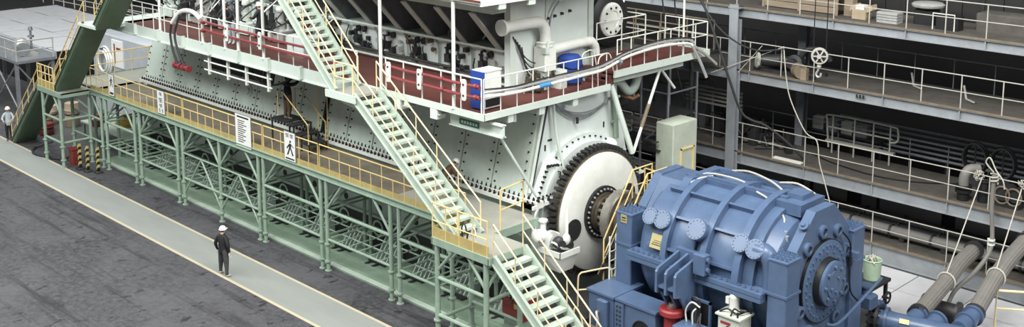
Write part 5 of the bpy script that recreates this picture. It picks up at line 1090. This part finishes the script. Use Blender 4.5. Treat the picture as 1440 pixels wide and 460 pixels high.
part('legs', G().box(23.05, 23.15, 7.65, 7.75, 0, 1.4).box(23.75, 23.85, 10.2, 10.3, 0, 1.4).box(23.75, 23.85, 7.65, 7.75, 0, 1.4), 'dark_steel', t)
part('valve', G().bbox(24.0, 24.5, 7.9, 8.4, 1.35, 1.75, .05).lathe((24.2, 8.1, 1.7), (0, 0, 1), [(0, .14), (.3, .14), (.3, .22), (.36, .22)], 12).path(smooth_pts([(23.6, 7.6, 1.7), (24.0, 7.9, 1.6), (24.3, 8.4, 1.4), (24.4, 8.9, 1.2)]), .14, 10), 'blue', t)
part('hand_wheel', G().path([(24.62, 8.75+.17*math.cos(a), 1.55+.17*math.sin(a)) for a in [k*math.pi/8 for k in range(16)]], .035, 6, closed=True).tube((24.45, 8.7, 1.55), (24.65, 8.75, 1.55), .04, 6), 'black', t)
t = thing('paint_bucket', 'pale green bucket of cables on a table behind the dynamometer', 'bucket', (23.45, 9.95, 1.5))
part('pail', G().lathe((23.45, 9.95, 1.5), (0, 0, 1), [(0, .27), (.62, .3), (.64, .32), (.66, .3), (.6, .27), (.3, .26)], 22), 'bucket_green', t)
g = G()
for j in range(8):
    p = Vector((23.4+rnd.uniform(-.15, .15), 9.95+rnd.uniform(-.15, .15), 2.05)); g.path(smooth_pts([p, p+Vector((rnd.uniform(-.1, .1), rnd.uniform(-.1, .1), .2)), p+Vector((rnd.uniform(-.2, .2), rnd.uniform(-.2, .2), .05))]), .025, 5)
part('cables', g, 'rope', t, kind='stuff')
t = thing('guard_rail', 'cream pipe guard rail on the floor at the lower right corner', 'guard rail', (27.5, 10.4, 0))
part('rail', G().path([(26.6, 12.2, 0), (26.6, 12.2, 1.35), (29.5, 14.2, 1.35), (29.5, 14.2, 0)], .045, 8), 'cream_rail', t)
part('mid_rail', G().tube((26.6, 12.2, .75), (29.5, 14.2, .75), .035, 8), 'cream_rail', t)
t = thing('floor_plates', 'pale steel floor plates laid beside the lowest gallery', 'plates', (23, 12, 0))
for i in range(5):
    for j in range(2): part('plate', G().box(18.5+i*2.2, 20.66+i*2.2, 11.2+j*1.75, 12.9+j*1.75, .0, .025), 'grey_cover', t)

t = thing('slatted_rack', 'pale slatted rack standing on the lower gallery left of the column', 'rack', (12.7, 16.2, 3.0))
for k in range(5): part('slat', G().box(11.3, 14.2, 16.15, 16.2, 4.3+k*.17, 4.38+k*.17), 'gallery_rail', t)
for xx in (11.4, 12.7, 14.1): part('post', G().box(xx-.04, xx+.04, 16.2, 16.26, 3.0, 5.1), 'grey_steel', t)
t = thing('wall_cabinets', 'row of dark grey cabinets at the back of the lower gallery beyond the block', 'cabinets', (9, 17.2, 3.0))
for k in range(6): part('cabinet', G().bbox(6.2+k*.95, 7.1+k*.95, 16.9, 17.5, 3.0, 4.6+.25*(k % 3), .03), 'grey_steel', t)
# dark scaffold steps and ducts behind the engine end
t = thing('dark_scaffold', 'dark scaffold stair tower behind the engine below the raised walkway end', 'scaffold', (12.5, 11.5, 0))
for xx in (11.5, 13.3, 14.6):
    for yy in (10.6, 12.4): part('pole', G().tube((xx, yy, 0), (xx, yy, 6.6), .05, 6), 'grey_steel', t)
for zz in (2.2, 3.6, 5.0): part('deck', G().box(11.5, 14.6, 10.6, 12.4, zz, zz+.06), 'dark_steel', t)
for zz in (3.2, 4.6, 6.0): part('rail', G().path([(11.5, 10.6, zz), (14.6, 10.6, zz), (14.6, 12.4, zz)], .035, 6), 'grey_steel', t)
part('brace', G().tube((11.5, 10.6, 2.2), (14.6, 10.6, 5.0), .035, 6).tube((14.6, 10.6, 5.0), (14.6, 12.4, 3.6), .035, 6), 'grey_steel', t)
for k in range(7): part('tread', G().box(14.7+k*.0, 15.3, 8.0+k*.3, 8.28+k*.3, 5.6-k*.35, 5.64-k*.35), 'dark_steel', t)
t = thing('exhaust_duct', 'mint green duct elbows under the raised walkway end', 'duct', (14.6, 7.6, 5.5))
part('elbow', G().path(smooth_pts([(14.4, 7.0, 7.0), (14.4, 7.9, 6.9), (14.5, 8.3, 6.5), (14.5, 8.7, 6.6), (14.6, 8.8, 7.2)]), .16, 12), 'mint', t)
part('elbow', G().path(smooth_pts([(14.0, 7.4, 7.2), (14.0, 7.6, 6.3), (13.9, 8.1, 6.0), (13.8, 9.0, 5.9)]), .2, 12), 'dark_steel', t)
part('cradle', G().path([(14.2, 8.3, 6.3), (14.6, 8.5, 6.2), (14.8, 8.6, 6.35)], .06, 6), 'orange_deck', t)
t = thing('back_railing', 'rusty yellow railings on the far landing right of the turbocharger', 'railing', (11, 13, 7.0))
part('floor', G().box(6, 14.2, 12.4, 14.4, 7.0, 7.1), 'gallery_dark', t)
railing(t, [(6, 12.5, 7.1), (14.0, 12.5, 7.1)], 1.2, (.33, .66), 1.3, .025, 'rust_edge')
railing(t, [(6, 14.3, 7.1), (14.0, 14.3, 7.1)], 1.2, (.5,), 1.3, .025, 'rust_edge')
for xx in (6.3, 13.6): part('leg', G().tube((xx, 13.4, 0), (xx, 13.4, 7.0), .08, 8), 'dark_steel', t)

# ================================================================ LEFT BACKGROUND
lb = thing('plate_stack', 'wide grey platform covered with pale sheets at the top left', 'platform', (-33, 8, 0))
part('body', G().box(-44, -26.5, 4.8, 12.4, 0, 2.6), 'gallery_dark', lb)
for i in range(8):
    for j in range(3):
        part('sheet', G().obox((-42.9+i*2.2, 6.0+j*2.55, 2.63+.02*((i+j) % 2)), (1.07, 0, .012*((i % 3)-1)), (0, 1.22, .015*((j % 2))), (0, 0, .02)), 'grey_cover', lb)
railing(lb, [(-46, 12.2, 2.65), (-27, 13.5, 2.65)], 1.1, (.33, .66), 1.6, .04, 'gallery_rail', .04)
part('low_wall', G().box(-44, -26.5, 4.6, 4.8, 2.2, 2.6), 'grey_blue', lb)
st = thing('equipment_stand', 'grey braced steel stand with railings and a small motor at the far left', 'stand', (-26, 3.5, 0))
part('deck', G().box(-30.5, -22.8, 2.4, 4.6, 2.95, 3.1), 'grey_steel', st)
for xx in (-30.2, -26.6, -23.1):
    for yy in (2.5, 4.5): part('leg', G().box(xx-.09, xx+.09, yy-.09, yy+.09, 0, 2.95), 'grey_steel', st)
for (a, b) in (((-30.2, 2.5, .2), (-26.6, 2.5, 2.9)), ((-26.6, 2.5, .2), (-30.2, 2.5, 2.9)), ((-26.6, 2.5, .2), (-23.1, 2.5, 2.9)), ((-23.1, 2.5, .2), (-26.6, 2.5, 2.9)), ((-23.1, 2.5, .2), (-23.1, 4.5, 2.9)), ((-23.1, 4.5, .2), (-23.1, 2.5, 2.9))):
    part('brace', G().tube(a, b, .05, 6), 'grey_steel', st)
railing(st, [(-30.4, 2.45, 3.1), (-22.9, 2.45, 3.1), (-22.9, 4.5, 3.1)], 1.1, (.5,), 1.6, .04, 'gallery_rail', .035)
part('motor', G().lathe((-25.4, 3.7, 3.55), (1, -.3, 0), [(0, .2), (0, .42), (.7, .42), (.8, .3), (1.1, .3)], 14).box(-25.8, -24.0, 3.3, 4.1, 3.1, 3.25), 'silver', st)
part('wheel', G().lathe((-24.1, 3.3, 3.5), (1, -.3, 0), [(0, .1), (0, .38), (.12, .38), (.12, .1)], 16), 'grey_steel', st)
part('panel', G().box(-29.0, -28.2, 2.48, 2.55, 3.2, 3.9), 'black', st)
part('valve_post', G().tube((-24.9, 4.1, 3.1), (-24.9, 4.1, 4.5), .07, 8).lathe((-24.9, 4.1, 4.0), (0, 0, 1), [(0, .18), (.1, .18)], 10).lathe((-24.9, 4.1, 4.4), (0, 0, 1), [(0, .14), (.2, .1)], 10), 'grey_steel', st)
st.location.y -= 1.4
gw = thing('grey_block', 'large grey-blue steel block behind the left end of the engine', 'block', (-17, 8, 0))
part('body', G().bbox(-21.0, -14.3, 6.5, 9.2, 0, 4.5, .05), 'grey_blue', gw)
part('door', G().box(-18.5, -17.2, 6.44, 6.5, 2.8, 4.3), 'sign_white', gw, 'pale board with a red mark')
part('mark', G().box(-17.9, -17.4, 6.42, 6.44, 3.8, 3.92).box(-18.2, -18.08, 6.42, 6.44, 3.0, 4.1), 'dark_red', gw)
t = thing('hose_coil', 'coil of white hose hung on the grey block behind the green stairs', 'hose', (-17.2, 6.3, 2.7))
for k in range(3): part('loop', G().path([(-19.2+(.75-.1*k)*math.cos(a), 6.38-.08*k, 3.0+(.8-.12*k)*math.sin(a)) for a in [j*math.pi/12 for j in range(24)]], .06, 6, closed=True), 'white_paint', t)
part('peg', G().tube((-19.2, 6.45, 3.7), (-19.2, 6.1, 3.7), .05, 6), 'dark_steel', t)
gw.location += Vector((-1.0, -1.5, 0)); t.location += Vector((-1.0, -1.5, 0))
ec = thing('end_catwalk', 'far end catwalk with yellow railings behind the left end of the engine', 'catwalk', (-13, 4, 0))
part('deck', G().box(-14.0, -11.0, .3, 8.0, 3.57, DZ), 'deck_pale', ec)
part('edge', G().box(-14.05, -14.0, .3, 8.0, 3.4, DZ+.05).box(-14, -11, 8.0, 8.05, 3.4, DZ+.05), 'frame_green', ec)
railing(ec, [(-13.95, .6, DZ), (-13.95, 8.0, DZ), (-11.1, 8.0, DZ)], 1.1, (.5,), .9, .028, 'yellow_rail', .024)
for yy in (1.2, 4.2, 7.6):
    for xx in (-13.8, -11.3): part('leg', G().tube((xx, yy, 0), (xx, yy, 3.57), .08, 8), 'frame_green', ec)
t = thing('cable_reel', 'rusty brown cable reel on the far end catwalk', 'reel', (-12.6, 5.6, DZ))
part('core', G().lathe((-12.9, 5.6, DZ+.55), (1, 0, 0), [(0, .1), (0, .5), (.06, .5), (.06, .35), (.54, .35), (.54, .5), (.6, .5), (.6, .1)], 18), 'rust_edge', t)
part('stand', G().box(-13.0, -12.2, 5.2, 6.0, DZ, DZ+.1), 'dark_red', t)
# low bench and stacked things on the floor below the far left landing
t = thing('low_bench', 'pale grey floor bench under the far end catwalk', 'bench', (-11.5, 2.2, 0))
part('top', G().box(-16, -10.9, 1.4, 3.4, .9, .98), 'tread_green', t)
for xx in (-15.8, -11.1):
    for yy in (1.5, 3.3): part('leg', G().box(xx-.05, xx+.05, yy-.05, yy+.05, 0, .9), 'frame_green', t)
t = thing('rope_bundle', 'heap of yellow rope on the bench under the far catwalk', 'rope', (-13.5, 2.6, .98))
for k in range(5): part('coil', G().path([(-13.5+(.55-.04*k)*math.cos(a)+.1*math.sin(3*a+k), 2.6+(.4-.03*k)*math.sin(a), 1.05+.09*k+.03*math.sin(2*a+k)) for a in [j*math.pi/10 for j in range(20)]], .06, 6, closed=True), 'tarp_yellow', t)
for (x, y, h, lab) in ((-14.9, 1.9, .5, 'left one of two small red boxes on the bench'), (-14.3, 1.5, .35, 'right one of two small red boxes on the bench')):
    t = thing('red_box', lab, 'box', (x, y, .98)); part('body', G().bbox(x-.22, x+.22, y-.2, y+.2, .98, .98+h, .03), 'hose_red', t); part('handle', G().path([(x-.12, y, .98+h), (x-.12, y, 1.06+h), (x+.12, y, 1.06+h), (x+.12, y, .98+h)], .02, 5), 'black', t)
# striped barriers
for i, (x, y, lab) in enumerate(((-10.95, -.95, 'leftmost of the three black and yellow striped posts'), (-10.35, -.85, 'middle one of the three black and yellow striped posts'), (-9.8, -.6, 'rightmost of the three black and yellow striped posts'))):
    t = thing('striped_barrier', lab, 'barrier', (x, y, 0), 'striped posts at the far left of the catwalk')
    for k in range(8): part('band', G().obox((x, y, .14+k*.14), (.06, 0, .06), (0, .06, 0), (0, 0, .07)), 'warn_yellow' if k % 2 else 'black', t)
    part('foot', G().bbox(x-.22, x+.22, y-.16, y+.16, 0, .09, .03), 'dark_steel', t)
single('fire_box', G().bbox(-12.15, -11.75, -.95, -.6, 0, .75, .03).box(-12.2, -11.7, -1.0, -.55, .75, .8), 'dark_red', 'dark red bin standing under the far left landing', 'bin', (-12, -.8, 0))
hose('floor_hose', 'black hose looped on the floor at the foot of the far left stairs', [(-15.5, -.3, .3), (-15.9, -1.0, .08), (-15.0, -1.5, .07), (-13.9, -1.35, .07), (-13.0, -1.0, .07), (-12.6, -.7, .2)], .06, 'rubber')
for i, (x, y, h, m, lab) in enumerate(((-19.0, .8, .9, 'rust_edge', 'brown drum left of the far stairs'), (-18.2, .5, .6, 'dark_red', 'dark red drum at the foot of the far stairs'), (-20.2, 1.6, 1.0, 'cardboard', 'tan wrapped bale behind the workers at the far left'), (-18.8, 2.2, 1.3, 'cardboard', 'tall tan wrapped bale behind the workers'))):
    t = thing('floor_drum' if 'drum' in lab else 'wrapped_bale', lab, 'drum' if 'drum' in lab else 'bale', (x, y, 0))
    part('body', G().lathe((x, y, 0), (0, 0, 1), [(0, .34), (.05, .38), (h*.33, .38), (h*.36, .41), (h*.4, .38), (h*.66, .38), (h*.7, .41), (h*.74, .38), (h, .37), (h, .3)], 16 if 'drum' in lab else 9), m, t)
    part('band', G().lathe((x, y, h*.5), (0, 0, 1), [(0, .385), (.04, .395), (.08, .385)], 16, cap=False), 'dark_steel', t)

# small steps up the engine side
ss = thing('step_stand', 'small dark step stand with yellow handrails on the catwalk', 'steps', (4.4, 1.3, DZ))
for k in range(3): part('tread', G().box(3.45+k*.5, 3.95+k*.5, 1.0, 1.9, 4.52-k*.28, 4.56-k*.28), 'dark_steel', ss)
for k in range(3):
    for yy in (1.05, 1.85): part('leg', G().box(3.9+k*.5, 3.95+k*.5, yy-.025, yy+.025, DZ, 4.52-k*.28), 'dark_steel', ss)
part('platform', G().box(2.4, 3.45, 1.0, 1.9, 4.58, 4.63), 'dark_steel', ss)
for yy in (1.05, 1.85):
    part('leg', G().box(2.42, 2.47, yy-.025, yy+.025, DZ, 4.58), 'dark_steel', ss)
    part('handrail', G().path([(2.9, yy, 4.8), (2.9, yy, 5.75), (3.3, yy, 5.75), (4.9, yy, 4.75), (4.9, yy, DZ)], .025, 6), 'yellow_rail', ss)
part('tall_post', G().tube((4.3, 1.95, DZ), (4.3, 1.95, 6.4), .025, 6).path([(4.3, 1.95, 6.4), (4.9, 1.95, 5.7), (4.9, 1.95, DZ)], .022, 6), 'yellow_rail', ss)
t = thing('black_cable_loop', 'loop of black cable and gear hanging by the worker on the steps', 'cable', (3.0, .9, 6.2))
part('loop', G().path(smooth_pts([(1.7, .7, 6.75), (1.9, .6, 6.3), (2.5, .7, 6.05), (3.2, .8, 6.1), (3.9, .9, 6.4), (4.1, 1.0, 6.8)]), .04, 6), 'rubber', t)
t = thing('walkway_drum', 'small red drum standing on the far half of the red walkway', 'drum', (3.9, 1.6, WZ))
part('stand', G().bbox(3.4, 4.5, 1.2, 2.0, WZ, WZ+.75, .04), 'mint_light', t)
part('drum', G().lathe((3.9, 1.6, WZ+.75), (0, 0, 1), [(0, .2), (.03, .22), (.36, .22), (.4, .18)], 16), 'red', t)

# ================================================================ PEOPLE
BM = ['cloth_black', 'cloth_grey', 'skin', 'shoe_white', 'hair']
def person(label, loc, rz, J=None, top='cloth_black', legs='cloth_grey', helmet='helmet', shoes='shoe_white', gloves=None, h=1.0, bulk=1.22):
    """continuous skinned figure; faces -y before rotation"""
    D = dict(pelvis=(0, 0, .95), waist=(0, 0, 1.1), chest=(0, .01, 1.33), nb=(0, .01, 1.46), neck=(0, 0, 1.53), head=(0, -.02, 1.64), crown=(0, 0, 1.70), face=(0, -.075, 1.62), nose=(0, -.125, 1.615),
             sL=(.17, .01, 1.41), eL=(.235, .03, 1.14), wL=(.235, -.06, .90), sR=(-.17, .01, 1.41), eR=(-.235, .03, 1.14), wR=(-.235, -.06, .90),
             hL=(.09, 0, .90), kL=(.10, -.02, .50), aL=(.10, .03, .10), hR=(-.09, 0, .90), kR=(-.10, -.02, .50), aR=(-.10, .03, .10))
    for k, v in (J or {}).items(): D[k] = v
    D = {k: Vector(v) for k, v in D.items()}
    names = []; verts = []; rad = []; edges = []; segm = []
    def V(n, p, r): names.append(n); verts.append(Vector(p)); rad.append(r if isinstance(r, tuple) else (r, r)); return len(verts)-1
    def E(a, b, m): edges.append((a, b)); segm.append((a, b, m))
    I = {}
    for n, r in (('pelvis', (.15*bulk, .115*bulk)), ('waist', (.135*bulk, .105*bulk)), ('chest', (.165*bulk, .115*bulk)), ('nb', (.09, .08)), ('neck', .058), ('head', (.082, .095)), ('crown', (.07, .08)), ('face', .06), ('nose', .016)): I[n] = V(n, D[n], r)
    for a, b, m in (('pelvis', 'waist', 0), ('waist', 'chest', 0), ('chest', 'nb', 0), ('nb', 'neck', 2), ('neck', 'head', 2), ('head', 'crown', 4), ('head', 'face', 2), ('face', 'nose', 2)): E(I[a], I[b], m)
    for s in 'LR':
        for n, r in (('s', .068*bulk), ('e', .05*bulk), ('w', .036)): I[n+s] = V(n+s, D[n+s], r)
        E(I['nb'], I['s'+s], 0); E(I['s'+s], I['e'+s], 0); E(I['e'+s], I['w'+s], 0)
        d = (D['w'+s]-D['e'+s]).normalized(); sd = d.cross(Vector((0, 0, 1))) if abs(d.z) < .8 else d.cross(Vector((1, 0, 0)))
        sd.normalize(); up = sd.cross(d)
        pm = V('p', D['w'+s]+d*.07, (.036, .02)); E(I['w'+s], pm, 2)
        for q, (o, ln) in enumerate(((-.03, .075), (-.01, .09), (.01, .085), (.03, .065))):
            a = V('f', D['w'+s]+d*.1+sd*o, .0095); E(pm, a, 2)
            b = V('f', D['w'+s]+d*(.1+ln*.55)+sd*o*1.1-up*.012, .009); E(a, b, 2); c = V('f', D['w'+s]+d*(.1+ln)+sd*o*1.1-up*.035, .008); E(b, c, 2)
        a = V('t', D['w'+s]+d*.06-sd*.05, .011); E(pm, a, 2); b = V('t', D['w'+s]+d*.1-sd*.062-up*.01, .009); E(a, b, 2)
        for n, r in (('h', .095*bulk), ('k', .068*bulk), ('a', .05)): I[n+s] = V(n+s, D[n+s], r)
        E(I['pelvis'], I['h'+s], 1); E(I['h'+s], I['k'+s], 1); E(I['k'+s], I['a'+s], 1)
        f = D.get('t'+s, D['a'+s]+Vector((0, -.16, -.055))); he = V('heel', D['a'+s]+Vector((0, .03, -.055)), .042); E(I['a'+s], he, 3)
        b = V('ball', D['a'+s].lerp(f, .6)+Vector((0, 0, -.02)), (.045, .035)); E(I['a'+s], b, 3); c = V('toe', f, (.04, .028)); E(b, c, 3)
    me = bpy.data.meshes.new('person_skeleton'); me.from_pydata([v*h for v in verts], edges, [])
    tmp = bpy.data.objects.new('person_skeleton', me); C.objects.link(tmp)
    sk = tmp.modifiers.new('Skin', 'SKIN'); sk.use_smooth_shade = True; sk.branch_smoothing = .3
    if not me.skin_vertices: raise RuntimeError('no skin layer')
    for i, sv in enumerate(me.skin_vertices[0].data): sv.radius = (rad[i][0]*h, rad[i][1]*h); sv.use_root = (i == 0)
    tmp.modifiers.new('Sub', 'SUBSURF').levels = 1
    dg = bpy.context.evaluated_depsgraph_get(); body = bpy.data.meshes.new_from_object(tmp.evaluated_get(dg)); body.name = 'body'
    bpy.data.objects.remove(tmp)
    body.materials.clear()
    for m in (top, legs, gloves or 'skin', shoes, 'hair'): body.materials.append(MATS[m])
    sk_slot = 2
    if gloves: body.materials.append(MATS['skin'])
    for p in body.polygons:
        c = p.center/h; best = 9; bm_ = 0
        for a, b, m in segm:
            A = verts[a]; B = verts[b]; t = max(0, min(1, (c-A).dot(B-A)/max(1e-9, (B-A).length_squared))); d = (c-(A+(B-A)*t)).length-min(rad[a][0], rad[b][0])
            if d < best: best = d; bm_ = m; isneck = names[a] in ('nb', 'neck', 'head', 'face')
        for q in 'LR':
            if (c-D['a'+q]).length < .3 and c.z < D['a'+q].z+.015: bm_ = 3
        if bm_ == 2 and gloves and isneck: bm_ = 5
        p.material_index = bm_; p.use_smooth = True
    root = thing('person', label, 'person', loc, None, rz)
    o = bpy.data.objects.new('body', body); C.objects.link(o); o.parent = root; BASE[o.name] = Vector((0, 0, 0))
    BASE[root.name] = Vector((0, 0, 0))
    hd = D['head']*h; up = (D['crown']-D['neck']).normalized(); fd = (D['face']-D['head']); fd = (fd-up*fd.dot(up)).normalized(); sd = up.cross(fd)
    g = G()
    for s in (-1, 1): g.ico(hd+fd*.112*h+sd*s*.033*h+up*.005, .011*h)
    part('eyes', g, 'print_black', root); part('mouth', G().bar(hd+fd*.11*h-up*.055*h-sd*.022, hd+fd*.11*h-up*.055*h+sd*.022, .008, .01), 'dark_red', root)
    for s in (-1, 1): part('ear', G().ico(hd+sd*s*.088*h-fd*.01, .026*h), 'skin', root)
    if helmet:
        hm_ = part('helmet', G().lathe(hd+up*.035*h, up, [(-.005, .118*h), (.0, .135*h), (.012, .135*h), (.02, .118*h), (.07*h, .108*h), (.11*h, .08*h), (.13*h, .04*h), (.135*h, .002)], 18), helmet, root, 'white hard hat')
        part('brim', G().obox(hd+up*.04*h+fd*.14*h, sd*.07*h, fd*.035*h, up*.006), helmet, hm_)
    else:
        part('hair', G().ico(hd+up*.03*h-fd*.015, .105*h, (1, 1, 1), 12, 8), 'hair', root)
    return root
# man walking on the grey strip: turned towards the engine
person('person in black jacket, grey trousers and white hard hat standing on the grey floor strip', (5.2, -2.95, 0), R(195),
       dict(eL=(.30, .06, 1.15), wL=(.29, -.03, .90), eR=(-.30, .06, 1.15), wR=(-.29, .0, .90), kL=(.16, -.04, .50), aL=(.22, -.05, .10), kR=(-.15, .02, .50), aR=(-.2, .07, .10), tL=(.27, -.22, .05), tR=(-.22, -.11, .05)), h=1.04, gloves='shoe_white', bulk=1.35)
person('person in dark clothes on the step stand reaching up to the engine', (3.2, 1.3, 4.63), R(180),
       dict(eL=(.30, -.22, 1.45), wL=(.24, -.45, 1.55), eR=(-.30, -.2, 1.45), wR=(-.22, -.45, 1.6), kL=(.11, .0, .5), aL=(.13, .06, .1)), legs='cloth_brown', helmet=None, bulk=1.5)
person('person in pale shirt and white hard hat standing at the far left stairs', (-18.3, -1.35, 0), R(60),
       dict(eL=(.28, -.1, 1.2), wL=(.2, -.32, 1.15), eR=(-.28, -.1, 1.2), wR=(-.2, -.32, 1.15)), top='cloth_pale', legs='cloth_black', shoes='dark_red')
person('person in pale shirt bending forward beside the far left stairs', (-18.5, -.25, 0), R(110),
       dict(pelvis=(0, .12, .92), waist=(0, .0, 1.04), chest=(0, -.24, 1.15), nb=(0, -.36, 1.19), neck=(0, -.43, 1.2), head=(0, -.53, 1.21), crown=(0, -.59, 1.24), face=(0, -.56, 1.13), nose=(0, -.58, 1.08), sL=(.17, -.32, 1.14), eL=(.22, -.38, .88), wL=(.18, -.5, .68), sR=(-.17, -.32, 1.14), eR=(-.22, -.38, .88), wR=(-.18, -.5, .68), hL=(.09, .1, .88), hR=(-.09, .1, .88)), top='cloth_pale', legs='cloth_brown', shoes='dark_red')
crouch = dict(pelvis=(0, .1, .62), waist=(0, .02, .76), chest=(0, -.18, .93), nb=(0, -.28, 1.0), neck=(0, -.33, 1.05), head=(0, -.40, 1.12), crown=(0, -.43, 1.17), face=(0, -.45, 1.08), nose=(0, -.49, 1.05), sL=(.17, -.24, .96), eL=(.24, -.36, .74), wL=(.16, -.55, .66), sR=(-.17, -.24, .96), eR=(-.24, -.36, .74), wR=(-.16, -.55, .66), hL=(.09, .1, .58), hR=(-.09, .1, .58), kL=(.13, -.22, .46), kR=(-.13, -.22, .46), aL=(.12, .06, .1), aR=(-.12, .06, .1))
person('person in brown with white hard hat crouching at the engine flange behind the stairs', (12.35, 1.35, DZ), R(165), crouch, top='cloth_brown', legs='cloth_brown')
person('dark-haired person leaning on the far walkway railing in front of the pumps', (.2, .75, WZ), R(20),
       dict(waist=(0, -.05, 1.1), chest=(0, -.15, 1.3), nb=(0, -.22, 1.4), neck=(0, -.25, 1.47), head=(0, -.3, 1.57), crown=(0, -.29, 1.63), face=(0, -.35, 1.54), nose=(0, -.4, 1.53), sL=(.17, -.2, 1.36), sR=(-.17, -.2, 1.36), eL=(.26, -.32, 1.15), wL=(.15, -.55, 1.1), eR=(-.26, -.32, 1.15), wR=(-.15, -.55, 1.1)), helmet=None, legs='cloth_pale', gloves='shoe_white')
person('person in black with white hard hat standing on the far half of the red walkway', (1.6, 1.2, WZ), R(-70), dict(eL=(.27, -.12, 1.18), wL=(.2, -.34, 1.2), eR=(-.27, -.12, 1.18), wR=(-.2, -.34, 1.2)), legs='cloth_black')
